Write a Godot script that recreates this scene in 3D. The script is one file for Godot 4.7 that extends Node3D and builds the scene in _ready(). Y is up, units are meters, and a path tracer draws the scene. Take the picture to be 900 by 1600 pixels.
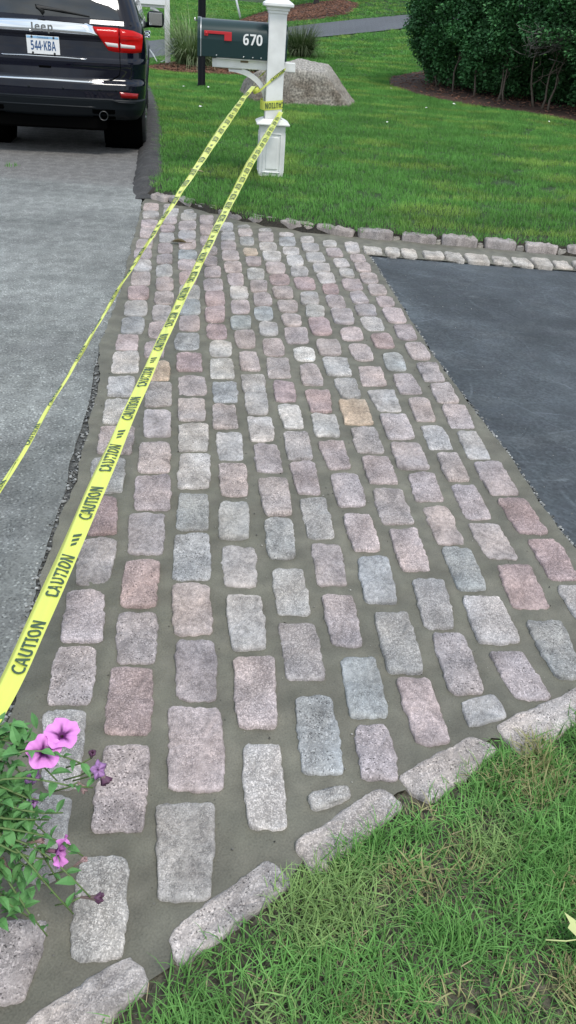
extends Node3D
# A driveway apron of granite setts in fresh mortar, a mailbox post with caution tape, a parked car, lawns and a hedge. Units are metres; ground lists are in millimetres.

var rng := RandomNumberGenerator.new()
var fine := FastNoiseLite.new()
var M := {}

# ---------------------------------------------------------------- helpers
func lin(r: float, g: float, b: float) -> Color:
	return Color(r, g, b).linear_to_srgb()

func mat(c: Color, rough := 0.8, metal := 0.0) -> StandardMaterial3D:
	var m := StandardMaterial3D.new()
	m.albedo_color = c.linear_to_srgb()
	m.roughness = rough
	m.metallic = metal
	return m

func vmat(rough := 0.8) -> StandardMaterial3D:
	var m := StandardMaterial3D.new()
	m.vertex_color_use_as_albedo = true
	m.roughness = rough
	return m

func tri(m: StandardMaterial3D, t: Texture2D, per_metre: float) -> StandardMaterial3D:
	m.albedo_texture = t
	m.uv1_triplanar = true
	m.uv1_world_triplanar = true
	m.uv1_scale = Vector3.ONE * per_metre
	return m

func relief(m: StandardMaterial3D, t: Texture2D, cm: float) -> void:
	m.heightmap_enabled = true
	m.heightmap_texture = t
	m.heightmap_scale = cm

func noise_grid(freq: float, seed_: int, size := 512, kind := FastNoiseLite.TYPE_SIMPLEX_SMOOTH, octaves := 3) -> PackedByteArray:
	var n := FastNoiseLite.new()
	n.noise_type = kind
	n.seed = seed_
	n.frequency = freq
	if kind == FastNoiseLite.TYPE_CELLULAR:
		n.fractal_type = FastNoiseLite.FRACTAL_NONE
		n.cellular_return_type = FastNoiseLite.RETURN_CELL_VALUE
	else:
		n.fractal_octaves = octaves
	var im := n.get_seamless_image(size, size, false, false, 0.12, true)
	im.convert(Image.FORMAT_L8)
	return im.get_data()

# soft strokes drawn into a tiling picture: scuffs, drag marks, trowel lines
func strokes(px: PackedByteArray, size: int, count: int, longest: float, widest: float, lift: float, towards: float, spread: float) -> void:
	for k in count:
		var p := Vector2(rng.randf(), rng.randf()) * size
		var dir := Vector2.from_angle(towards + rng.randfn() * spread)
		var bend := jit(0.008)
		var long := rng.randf_range(0.15, 1.0) * longest
		var wide := rng.randf_range(0.1, 1.0) * widest
		var up := lift * rng.randf_range(0.25, 1.0) * (1.0 if rng.randf() < 0.75 else -0.7)
		var s := 0.0
		while s < long:
			p += dir
			dir = dir.rotated(bend)
			var fade := sin(PI * s / long) * up
			for q in range(-int(wide), int(wide) + 1):
				var v := p + dir.orthogonal() * q
				var id := posmod(int(v.y), size) * size + posmod(int(v.x), size)
				px[id] = clampi(int(px[id] + fade * (1.0 - absf(q) / (wide + 1.0)) * rng.randf_range(0.3, 1.0)), 0, 252)
			s += 1.0

func grey_texture(size: int, values: PackedByteArray) -> ImageTexture:
	return ImageTexture.create_from_image(Image.create_from_data(size, size, false, Image.FORMAT_L8, values))

func rgb_texture(size: int, values: PackedByteArray) -> ImageTexture:
	return ImageTexture.create_from_image(Image.create_from_data(size, size, false, Image.FORMAT_RGB8, values))

func start() -> SurfaceTool:
	var st := SurfaceTool.new()
	st.begin(Mesh.PRIMITIVE_TRIANGLES)
	st.set_color(Color.WHITE)
	st.set_smooth_group(0)
	return st

func numbered(called: String, parent: Node) -> String:
	if not parent.has_node(called):
		return called
	var k := 1
	while parent.has_node("%s_%03d" % [called, k]):
		k += 1
	return "%s_%03d" % [called, k]

func place(called: String, mesh: Mesh, m: Material, parent: Node = self, where := Vector3.ZERO) -> MeshInstance3D:
	var o := MeshInstance3D.new()
	o.mesh = mesh
	o.material_override = m
	o.name = numbered(called, parent)
	o.position = where
	parent.add_child(o, true)
	return o

func obj(called: String, st: SurfaceTool, m: Material, parent: Node = self) -> MeshInstance3D:
	st.generate_normals()
	return place(called, st.commit(), m, parent)

func thing(called: String, label: String, category: String, at := Vector3.ZERO, turn := 0.0, group := "") -> Node3D:
	var o := Node3D.new()
	o.name = numbered(called, self)
	add_child(o, true)
	o.position = at
	o.rotation.y = turn
	tag(o, label, category, group)
	return o

func tag(o: Node, label: String, category: String, group := "") -> void:
	o.set_meta("label", label)
	o.set_meta("category", category)
	if group:
		o.set_meta("group", group)

func setting(called: String) -> Node3D:
	var o := Node3D.new()
	o.name = called
	o.set_meta("kind", "structure")
	add_child(o, true)
	return o

func triangle(st: SurfaceTool, a: Vector3, b: Vector3, c: Vector3) -> void:
	st.add_vertex(a); st.add_vertex(b); st.add_vertex(c)

func quad(st: SurfaceTool, a: Vector3, b: Vector3, c: Vector3, d: Vector3) -> void:
	triangle(st, a, b, c)
	triangle(st, a, c, d)

# a box with chamfered edges
func box(st: SurfaceTool, c: Vector3, s: Vector3, e := 0.004, basis := Basis()) -> void:
	st.set_smooth_group(-1)
	var h := s / 2
	e = minf(e, minf(h.x, minf(h.y, h.z)) * 0.9)
	var p := func(sx: int, sy: int, sz: int, axis: int) -> Vector3:
		var v := Vector3(sx * (h.x - (0.0 if axis == 0 else e)), sy * (h.y - (0.0 if axis == 1 else e)), sz * (h.z - (0.0 if axis == 2 else e)))
		return c + basis * v
	var sg := [[-1, -1], [1, -1], [1, 1], [-1, 1]]
	for s1 in [-1, 1]:
		quad(st, p.call(s1, -1, -1, 0), p.call(s1, 1, -1, 0), p.call(s1, 1, 1, 0), p.call(s1, -1, 1, 0))
		quad(st, p.call(-1, s1, -1, 1), p.call(1, s1, -1, 1), p.call(1, s1, 1, 1), p.call(-1, s1, 1, 1))
		quad(st, p.call(-1, -1, s1, 2), p.call(1, -1, s1, 2), p.call(1, 1, s1, 2), p.call(-1, 1, s1, 2))
	for q in sg:
		quad(st, p.call(-1, q[0], q[1], 1), p.call(1, q[0], q[1], 1), p.call(1, q[0], q[1], 2), p.call(-1, q[0], q[1], 2))
		quad(st, p.call(q[0], -1, q[1], 0), p.call(q[0], 1, q[1], 0), p.call(q[0], 1, q[1], 2), p.call(q[0], -1, q[1], 2))
		quad(st, p.call(q[0], q[1], -1, 0), p.call(q[0], q[1], 1, 0), p.call(q[0], q[1], 1, 1), p.call(q[0], q[1], -1, 1))
		for z in [-1, 1]:
			triangle(st, p.call(q[0], q[1], z, 0), p.call(q[0], q[1], z, 1), p.call(q[0], q[1], z, 2))
	st.set_smooth_group(0)

# a tapered tube along points
func tube(st: SurfaceTool, pts: Array, radii: Array, sides := 6, close := true) -> void:
	var rings := []
	var side := Vector3.ZERO
	for i in pts.size():
		var d: Vector3 = (pts[mini(i + 1, pts.size() - 1)] - pts[maxi(i - 1, 0)]).normalized()
		if side == Vector3.ZERO:
			side = d.cross(Vector3.UP if absf(d.y) < 0.9 else Vector3.RIGHT).normalized()
		side = (side - d * side.dot(d)).normalized()
		var up := side.cross(d)
		var ring := []
		for k in sides:
			var a := TAU * k / sides
			ring.append(pts[i] + (side * cos(a) + up * sin(a)) * radii[mini(i, radii.size() - 1)])
		rings.append(ring)
	for i in pts.size() - 1:
		for k in sides:
			var j := (k + 1) % sides
			quad(st, rings[i][k], rings[i + 1][k], rings[i + 1][j], rings[i][j])
	if close:
		for k in sides:
			var j := (k + 1) % sides
			triangle(st, pts[0], rings[0][k], rings[0][j])
			triangle(st, pts[-1], rings[-1][j], rings[-1][k])

# a turned shape: profile of (radius, height) about an axis
func lathe(st: SurfaceTool, profile: Array, sides: int, at := Vector3.ZERO, basis := Basis()) -> void:
	for i in profile.size() - 1:
		for k in sides:
			var q := []
			for jk in [[i, k], [i + 1, k], [i + 1, k + 1], [i, k + 1]]:
				var a: float = TAU * (jk[1] % sides) / sides
				var v: Vector2 = profile[jk[0]]
				q.append(at + basis * Vector3(cos(a) * v.x, v.y, sin(a) * v.x))
			quad(st, q[0], q[1], q[2], q[3])

# flat lettering, its middle at the origin, facing +z
func lettering(text: String, height: float, depth := 0.002, bold := 700, spacing := 0.0) -> TextMesh:
	var f := SystemFont.new()
	f.font_names = PackedStringArray(["Droid Sans"])
	f.font_weight = bold
	var t := TextMesh.new()
	t.text = text
	t.font = f
	t.font_size = 32
	t.pixel_size = height / 23.0
	t.depth = depth
	t.curve_step = 1.5
	return t

# a rough split stone on a four-cornered plan
func stone(corners: PackedVector2Array, y0: float, y1: float, step: float, ragged: float, bevel: float, tone: Color, rough := 0.0025) -> ArrayMesh:
	var plan := PackedVector2Array()
	for i in 4:
		var a := corners[i]
		var b := corners[(i + 1) % 4]
		var n := maxi(3, roundi(a.distance_to(b) / step))
		for k in n:
			plan.append(a.lerp(b, float(k) / n))
	var n := plan.size()
	for turn in (3 if step < 0.02 else 2):
		var old := plan.duplicate()
		for i in n:
			plan[i] = old[i] * 0.5 + (old[(i + 1) % n] + old[(i + n - 1) % n]) * 0.25
	var mid := Vector2.ZERO
	for v in plan:
		mid += v / n
	var off := rng.randf() * 900.0
	var notch := rng.randf() * 900.0
	for i in n:
		var d := (plan[i] - mid).normalized()
		var e := fine.get_noise_2d(plan[i].x * 1300 + off, plan[i].y * 1300) * ragged * 0.8 + fine.get_noise_2d(plan[i].x * 5200 + off, plan[i].y * 5200 + 77) * ragged * 0.7
		e -= maxf(0.0, fine.get_noise_2d(plan[i].x * 700 + notch, plan[i].y * 700 + notch) - 0.35) * ragged * 1.6
		plan[i] += d * (e + 0.0035)
	var st := start()
	var levels := [[y0, 0.0], [y1 - bevel * 0.8, 0.0], [y1, bevel], [y1 + bevel * 0.2, -0.16], [y1 + bevel * 0.3, -0.48]]
	var rings := []
	var dim := 0.0
	for c in corners:
		dim += c.distance_to(mid) / 4
	for l in levels:
		var ring := []
		for v in plan:
			var d: Vector2 = v - mid
			var q: Vector2 = mid + d * (1.0 - l[1] / maxf(d.length(), 0.01)) if l[1] >= 0.0 else mid + d * (1.0 + l[1])
			var h: float = l[0]
			if h > y1 - bevel:
				h += fine.get_noise_2d(q.x * 1500 + off, q.y * 1500) * rough + (fine.get_noise_2d(q.x * 5500, q.y * 5500 + off) * rough * 0.5 if l[1] < 0.0 else 0.0)
			ring.append(Vector3(q.x, h, q.y))
		rings.append(ring)
	# no two lie quite level
	var lean := Vector2(jit(0.028), jit(0.028))
	for l in range(2, 5):
		for i in n:
			var v: Vector3 = rings[l][i]
			rings[l][i] = v + Vector3(0, (v.x - mid.x) * lean.x + (v.z - mid.y) * lean.y, 0)
	var hub := Vector3(mid.x, y1 + bevel * 0.3 + fine.get_noise_2d(off, notch) * rough, mid.y)
	var shade := func(v: Vector3) -> Color:
		var k := 1.0 + 0.42 * fine.get_noise_2d(v.x * 700 + off, v.z * 700) + 0.26 * fine.get_noise_2d(v.x * 2600, v.z * 2600 + off)
		var w := 0.05 * fine.get_noise_2d(v.x * 380 + notch, v.z * 380)
		return Color(tone.r * k * (1.0 + w), tone.g * k, tone.b * k * (1.0 - w))
	for l in levels.size() - 1:
		for i in n:
			var j := (i + 1) % n
			for v in [rings[l][i], rings[l + 1][i], rings[l + 1][j], rings[l][i], rings[l + 1][j], rings[l][j]]:
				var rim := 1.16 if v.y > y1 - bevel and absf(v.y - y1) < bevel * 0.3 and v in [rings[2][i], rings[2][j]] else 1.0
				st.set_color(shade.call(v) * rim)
				st.add_vertex(v)
	for i in n:
		for v in [rings[-1][i], hub, rings[-1][(i + 1) % n]]:
			st.set_color(shade.call(v))
			st.add_vertex(v)
	st.index()
	st.generate_normals()
	return st.commit()

func mm(x: float, z: float) -> Vector2:
	return Vector2(x, z) / 1000.0

# the lie of the land: level as far as the posts, then rising away and to the right
func rise(x: float, z: float) -> float:
	var t := maxf(0.0, -z - 17.0)
	return 0.0075 * t * t / (1.0 + 0.05 * t) * (0.25 + 0.13 * clampf(x + 4.0, 0.0, 12.0))

func inside(p: Vector2, poly: PackedVector2Array) -> bool:
	return Geometry2D.is_point_in_polygon(p, poly)

func edge_distance(p: Vector2, poly: PackedVector2Array) -> float:
	var best := 1e9
	for i in poly.size():
		best = minf(best, p.distance_to(Geometry2D.get_closest_point_to_segment(p, poly[i], poly[(i + 1) % poly.size()])))
	return best

# a flat sheet over a polygon, cut into a grid so that it can follow the land
func sheet(poly: PackedVector2Array, cell: float, height: Callable, tint: Callable) -> SurfaceTool:
	var st := start()
	var lo := poly[0]
	var hi := poly[0]
	for v in poly:
		lo = lo.min(v)
		hi = hi.max(v)
	var nx := ceili((hi.x - lo.x) / cell)
	var nz := ceili((hi.y - lo.y) / cell)
	var piece_of := func(piece: PackedVector2Array) -> void:
		var ids := Geometry2D.triangulate_polygon(piece)
		for k in ids:
			var v := piece[k]
			st.set_color(tint.call(v))
			st.add_vertex(Vector3(v.x, height.call(v), v.y))
	for i in nx:
		var x := lo.x + i * cell
		var strip := PackedVector2Array([Vector2(x, lo.y - 1), Vector2(x + cell, lo.y - 1), Vector2(x + cell, hi.y + 1), Vector2(x, hi.y + 1)])
		for part in Geometry2D.intersect_polygons(poly, strip):
			var a := 1e9
			var b := -1e9
			for v in part:
				a = minf(a, v.y)
				b = maxf(b, v.y)
			for k in range(floori((a - lo.y) / cell), ceili((b - lo.y) / cell)):
				var z := lo.y + k * cell
				var sq := PackedVector2Array([Vector2(x, z), Vector2(x + cell, z), Vector2(x + cell, z + cell), Vector2(x, z + cell)])
				for piece in Geometry2D.intersect_polygons(part, sq):
					if piece.size() >= 3:
						piece_of.call(piece)
	return st

func multi(called: String, mesh: Mesh, m: Material, where: Array, colors: Array, parent: Node = self) -> MultiMeshInstance3D:
	var mmesh := MultiMesh.new()
	mmesh.transform_format = MultiMesh.TRANSFORM_3D
	mmesh.use_colors = true
	mmesh.mesh = mesh
	mmesh.instance_count = where.size()
	for i in where.size():
		mmesh.set_instance_transform(i, where[i])
		mmesh.set_instance_color(i, colors[i])
	var o := MultiMeshInstance3D.new()
	o.multimesh = mmesh
	o.material_override = m
	o.name = numbered(called, parent)
	o.set_meta("kind", "stuff")
	parent.add_child(o, true)
	return o

func jit(a: float) -> float:
	return rng.randf_range(-a, a)

# ---------------------------------------------------------------- materials
func make_materials() -> void:
	fine.seed = 11
	fine.frequency = 0.01
	fine.fractal_octaves = 2
	var n := 512
	# granite: pale crystals and dark specks of a few millimetres
	var a := noise_grid(0.17, 3, n, FastNoiseLite.TYPE_CELLULAR)
	var b := noise_grid(0.30, 8, n, FastNoiseLite.TYPE_CELLULAR)
	var c := noise_grid(0.012, 5, n)
	var g := PackedByteArray()
	var gb := PackedByteArray()
	g.resize(n * n)
	gb.resize(n * n)
	for i in n * n:
		var v := 206.0 + (a[i] - 128) * 0.16 + (b[i] - 128) * 0.18 + (c[i] - 128) * 0.14
		if a[i] > 216:
			v += 44
		elif a[i] < 9:
			v -= 70
		if b[i] < 8:
			v -= 50
		g[i] = clampi(int(v), 0, 255)
		gb[i] = clampi(int(120 + (a[i] - 128) * 0.35 + (c[i] - 128) * 0.9 + (b[i] - 128) * 0.25), 0, 255)
	var granite_relief := grey_texture(n, gb)
	M.granite = []
	var g2 := PackedByteArray()
	var g3 := PackedByteArray()
	g2.resize(n * n)
	g3.resize(n * n)
	var e := noise_grid(0.03, 6, n, FastNoiseLite.TYPE_SIMPLEX_SMOOTH, 5)
	for i in n * n:
		# one finer and cloudier, one with larger pale crystals and few dark ones
		var v := 206.0 + (e[i] - 128) * 0.26 + (b[i] - 128) * 0.22
		if b[i] > 232:
			v += 30
		g2[i] = clampi(int(v), 0, 255)
		v = 204.0 + (e[i] - 128) * 0.18 + (a[i] - 128) * 0.24
		if a[i] > 190:
			v += 26
		if b[i] < 5:
			v -= 60
		g3[i] = clampi(int(v), 0, 255)
	for pair in [[g, 3.7], [g2, 3.1], [g3, 4.6]]:
		var m := tri(vmat(0.86), grey_texture(n, pair[0]), pair[1])
		relief(m, granite_relief, 0.36)
		M.granite.append(m)
	# asphalt: aggregate
	a = noise_grid(0.16, 21, n, FastNoiseLite.TYPE_CELLULAR)
	b = noise_grid(0.10, 22, n)
	c = noise_grid(0.008, 23, n, FastNoiseLite.TYPE_SIMPLEX_SMOOTH, 5)
	var w := PackedByteArray()
	var wb := PackedByteArray()
	var d := PackedByteArray()
	var db := PackedByteArray()
	for arr in [w, wb, d, db]:
		arr.resize(n * n)
	for i in n * n:
		var v := 180.0 + (a[i] - 128) * 0.16 + (b[i] - 128) * 0.10 + (c[i] - 128) * 0.16
		if a[i] > 240:
			v += 34
		if b[i] < 66:
			v -= 30
		w[i] = clampi(int(v), 0, 255)
		wb[i] = clampi(int(b[i] * 0.7 + a[i] * 0.3), 0, 255)
		d[i] = clampi(int(200 + (a[i] - 128) * 0.12 + (c[i] - 128) * 0.10 + (b[i] - 128) * 0.08), 0, 255)
		db[i] = clampi(int(a[i] * 0.6 + b[i] * 0.4), 0, 255)
	strokes(w, n, 120, 60, 2, 16, 0.2, 1.0)
	M.road = tri(vmat(0.88), grey_texture(n, w), 1.9)
	relief(M.road, grey_texture(n, wb), 0.30)
	# scuffs, drips and drag marks on the sealer
	var big := 1024
	var coarse := noise_grid(0.006, 24, big, FastNoiseLite.TYPE_SIMPLEX_SMOOTH, 5)
	var grain := noise_grid(0.22, 25, big, FastNoiseLite.TYPE_CELLULAR)
	var seal := PackedByteArray()
	seal.resize(big * big)
	for i in big * big:
		seal[i] = clampi(int(178 + (coarse[i] - 128) * 0.22 + (grain[i] - 128) * 0.20), 0, 255)
	strokes(seal, big, 50, 320, 55, 20, 0.6, 0.5)
	strokes(seal, big, 150, 220, 12, 48, 0.5, 0.6)
	strokes(seal, big, 260, 130, 4.5, 95, 0.5, 0.8)
	for k in 260:
		var id := (rng.randi() % (big - 2)) * big + rng.randi() % (big - 2)
		var w0 := rng.randi_range(215, 255)
		for q in [0, 1, big, big + 1]:
			seal[id + q] = w0
	M.drive = tri(vmat(0.62), grey_texture(big, seal), 0.46)
	relief(M.drive, grey_texture(n, db), 0.05)
	# mortar: fine sand, trowel streaks
	a = noise_grid(0.20, 31, n)
	b = noise_grid(0.010, 32, n, FastNoiseLite.TYPE_SIMPLEX_SMOOTH, 4)
	var mo := PackedByteArray()
	var mb := PackedByteArray()
	mo.resize(n * n)
	mb.resize(n * n)
	for i in n * n:
		mo[i] = clampi(int(212 + (a[i] - 128) * 0.15 + (b[i] - 128) * 0.20 - (34 if a[i] < 30 else 0)), 0, 255)
		mb[i] = clampi(int(b[i] * 0.75 + a[i] * 0.25), 0, 255)
	strokes(mo, n, 160, 120, 5, 6, 1.2, 0.8)
	strokes(mb, n, 90, 160, 3, 34, 1.2, 0.6)
	M.mortar = tri(vmat(0.78), grey_texture(n, mo), 1.7)
	relief(M.mortar, grey_texture(n, mb), 0.4)
	# soil, mulch, bark
	a = noise_grid(0.05, 41, n, FastNoiseLite.TYPE_SIMPLEX_SMOOTH, 5)
	b = noise_grid(0.12, 42, n, FastNoiseLite.TYPE_CELLULAR)
	var so := PackedByteArray()
	so.resize(n * n)
	for i in n * n:
		so[i] = clampi(int(172 + (a[i] - 128) * 0.6 + (b[i] - 128) * 0.25), 0, 255)
	M.soil = tri(vmat(0.95), grey_texture(n, so), 1.6)
	relief(M.soil, grey_texture(n, so), 1.2)
	M.rock = tri(vmat(0.9), grey_texture(n, so), 0.9)
	relief(M.rock, grey_texture(n, so), 0.8)
	M.bark = tri(vmat(0.95), grey_texture(n, so), 2.0)
	relief(M.bark, grey_texture(n, so), 1.0)
	M.chip = vmat(0.9)
	M.blade = vmat(0.7)
	M.blade.metallic_specular = 0.22
	M.blade.backlight_enabled = true
	M.blade.backlight = lin(0.12, 0.24, 0.04)
	M.leaf = vmat(0.55)
	M.leaf.metallic_specular = 0.35
	M.leaf.backlight_enabled = true
	M.leaf.backlight = lin(0.03, 0.07, 0.012)
	M.petal = vmat(0.55)
	M.petal.backlight_enabled = true
	M.petal.backlight = lin(0.30, 0.05, 0.26)
	# manufactured things
	var soft := noise_grid(0.012, 51, 256, FastNoiseLite.TYPE_SIMPLEX_SMOOTH, 5)
	for i in soft.size():
		soft[i] = clampi(int(246 + (soft[i] - 128) * 0.13), 0, 255)
	M.white = tri(mat(Color(0.84, 0.84, 0.83), 0.45), grey_texture(256, soft), 1.6)
	M.groove = mat(Color(0.42, 0.42, 0.42), 0.7)
	M.tan = mat(Color(0.16, 0.12, 0.08), 0.8)
	M.boxgreen = mat(Color(0.007, 0.028, 0.030), 0.34)
	M.boxgreen.metallic_specular = 0.35
	M.boxgreen.clearcoat_enabled = true
	M.boxgreen.clearcoat = 0.25
	M.boxgreen.clearcoat_roughness = 0.25
	M.steel = mat(Color(0.55, 0.56, 0.57), 0.3, 1.0)
	M.red = mat(Color(0.50, 0.018, 0.025), 0.4)
	M.ink = mat(Color(0.02, 0.02, 0.02), 0.6)
	M.signwhite = mat(Color(0.82, 0.82, 0.82), 0.5)
	M.black = mat(Color(0.004, 0.005, 0.007), 0.5)
	M.black.metallic_specular = 0.25
	M.tape = mat(Color(0.70, 0.76, 0.15), 0.22)
	M.tape.backlight_enabled = true
	M.tape.backlight = lin(0.25, 0.25, 0.02)
	M.tapeink = mat(Color(0.045, 0.085, 0.045), 0.45)
	M.paint = mat(Color(0.0022, 0.0030, 0.010), 0.25)
	M.paint.metallic_specular = 0.15
	M.paint.clearcoat_enabled = true
	M.paint.clearcoat = 0.75
	M.paint.clearcoat_roughness = 0.03
	M.cladding = mat(Color(0.009, 0.012, 0.015), 0.42)
	M.cladding.metallic_specular = 0.3
	M.glass = mat(Color(0.010, 0.012, 0.014), 0.03)
	M.glass.metallic_specular = 0.9
	M.chrome = mat(Color(0.80, 0.82, 0.84), 0.07, 1.0)
	M.lensred = mat(Color(0.50, 0.008, 0.008), 0.12)
	M.lensred.metallic_specular = 0.3
	M.lensdark = mat(Color(0.26, 0.006, 0.008), 0.1)
	M.lensclear = mat(Color(0.62, 0.60, 0.58), 0.12)
	M.lensclear.clearcoat_enabled = true
	M.lensclear.clearcoat = 1.0
	M.rubber = mat(Color(0.012, 0.012, 0.013), 0.85)
	M.dark = mat(Color(0.003, 0.003, 0.003), 0.9)
	M.dark.metallic_specular = 0.03
	M.alloy = mat(Color(0.42, 0.43, 0.44), 0.35, 1.0)
	M.plateblue = mat(Color(0.03, 0.09, 0.22), 0.5)
	M.clay = mat(Color(0.20, 0.085, 0.045), 0.85)
	M.maple = vmat(0.6)

# ---------------------------------------------------------------- lists of places on the ground
func line(pts: Array) -> PackedVector2Array:
	var o := PackedVector2Array()
	for p in pts:
		o.append(Vector2(p[0], p[1]))
	return o

# the same line in small steps, with a broken edge
func broken(pts: PackedVector2Array, step: float, amount: float) -> PackedVector2Array:
	var o := PackedVector2Array()
	for i in pts.size() - 1:
		var n := maxi(1, roundi(pts[i].distance_to(pts[i + 1]) / step))
		var side := (pts[i + 1] - pts[i]).orthogonal().normalized()
		for k in n:
			var p := pts[i].lerp(pts[i + 1], float(k) / n)
			o.append(p + side * amount * (fine.get_noise_2d(p.x * 500, p.y * 500) * 1.2 + fine.get_noise_2d(p.x * 2400, p.y * 2400) * 0.9))
	o.append(pts[-1])
	return o

var apron_left := [[-1.335, -6.52], [-1.21, -5.63], [-1.12, -4.99], [-1.04, -4.46], [-1.0, -4.12], [-0.96, -3.69], [-0.94, -3.47], [-0.87, -3.18], [-0.83, -3.07], [-0.80, -2.81], [-0.75, -2.49], [-0.72, -2.25], [-0.70, -1.99], [-0.68, -1.76], [-0.64, -1.53], [-0.61, -1.37], [-0.60, -1.27], [-0.59, -1.15], [-0.57, -0.6], [-0.56, 0.2]]
var road_right := [[-5.6, -22.0], [-3.7, -17.5], [-2.9, -14.5], [-2.43, -12.44], [-2.06, -10.57], [-1.76, -8.95], [-1.56, -7.72], [-1.40, -6.75], [-1.345, -6.52], [-1.19, -5.6], [-1.10, -5.0], [-1.02, -4.46], [-0.98, -4.1], [-0.945, -3.7], [-0.93, -3.45], [-0.885, -3.15], [-0.842, -2.95], [-0.80, -2.64], [-0.775, -2.39], [-0.738, -2.18], [-0.712, -1.96], [-0.692, -1.77], [-0.65, -1.5], [-0.62, -1.35], [-0.60, -1.2], [-0.59, 0.6]]
var road_left := [[-7.0, 0.6], [-7.5, -6.0], [-8.5, -14.0], [-11.0, -24.0], [-17.0, -36.0], [-13.0, -36.0], [-8.0, -27.0]]
var drive_left := [[0.41, -5.40], [0.46, -5.07], [0.54, -4.45], [0.65, -3.65], [0.75, -3.09], [0.83, -2.65], [0.88, -2.26], [0.93, -2.05], [1.06, -1.72]]
var kerb_line := [[-1.30, -6.64], [-1.05, -6.50], [-0.74, -6.28], [-0.50, -6.10], [-0.23, -6.02], [0.03, -5.92], [0.34, -5.90], [0.66, -5.92], [1.27, -5.90], [2.07, -5.95], [3.5, -6.1], [9.0, -6.6]]
var berm_line := [[-1.30, -6.62], [-1.46, -7.6], [-1.69, -8.88], [-2.01, -10.6], [-2.38, -12.46], [-2.83, -14.4], [-3.6, -17.4], [-5.2, -21.4]]
var border_line := [[-0.64, -0.33], [-0.42, -0.45], [-0.297, -0.546], [-0.166, -0.669], [-0.123, -0.702], [0.064, -0.867], [0.115, -0.90], [0.30, -1.070], [0.35, -1.085], [0.525, -1.238], [0.58, -1.235], [0.80, -1.43], [0.95, -1.58], [1.5, -1.93], [2.4, -2.35], [4.0, -2.9], [9.0, -3.9]]
var mulch_hedge := [[1.54, -20.6], [1.42, -19.0], [1.76, -17.73], [2.35, -16.55], [3.01, -15.95], [3.77, -15.4], [4.27, -14.7], [5.5, -13.6], [8.0, -12.5], [11.0, -13.0], [10.0, -17.0], [6.0, -21.0], [3.0, -23.0]]
var mulch_tree := [[-3.89, -40.9], [-3.3, -43.0], [-2.05, -42.2], [-0.9, -41.8], [0.6, -40.2], [1.3, -37.5], [0.81, -35.0], [-0.24, -34.4], [-1.32, -34.9], [-2.5, -35.6], [-3.6, -38.0]]
var mulch_grass := [[-3.75, -18.7], [-3.4, -18.3], [-2.7, -18.25], [-1.3, -18.6], [-1.0, -20.3], [-2.2, -20.8], [-3.4, -20.6]]
var next_drive := [[-6.6, -19.9], [-4.9, -20.4], [-4.05, -21.2], [-3.47, -23.9], [-2.36, -26.6], [-1.13, -28.2], [1.05, -29.5], [2.62, -30.3], [4.0, -30.7], [12.0, -31.8], [12.0, -34.6], [4.25, -33.2], [1.1, -33.2], [-0.2, -32.9], [-1.44, -32.4], [-2.85, -31.9], [-4.4, -30.2], [-5.1, -26.7], [-8.0, -27.5], [-8.4, -24.0]]
var lawn_back: PackedVector2Array
var lawn_near: PackedVector2Array

func ground_height(p: Vector2) -> float:
	var y := rise(p.x, p.y)
	if inside(p, lawn_back):
		return y + 0.045 + 0.012 * fine.get_noise_2d(p.x * 60, p.y * 60)
	if inside(p, lawn_near):
		var e := edge_distance(p, lawn_near)
		return 0.006 + 0.016 * smoothstep(0.02, 0.3, e) + 0.008 * fine.get_noise_2d(p.x * 400, p.y * 400)
	if p.x < -0.5 and p.y > -3.7 and p.y < 0.7 and p.x > -1.1:
		return y - 0.005
	if p.y > -3.0 and p.x < 1.4 and edge_distance(p, lawn_near) < 0.13:
		return y - 0.003
	return y - 0.035

const TONES := {"p": [0.570, 0.480, 0.468], "r": [0.520, 0.395, 0.385], "g": [0.545, 0.508, 0.488], "b": [0.485, 0.482, 0.478], "l": [0.645, 0.598, 0.572], "w": [0.80, 0.755, 0.72], "v": [0.530, 0.462, 0.452], "o": [0.68, 0.535, 0.42]}

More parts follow.
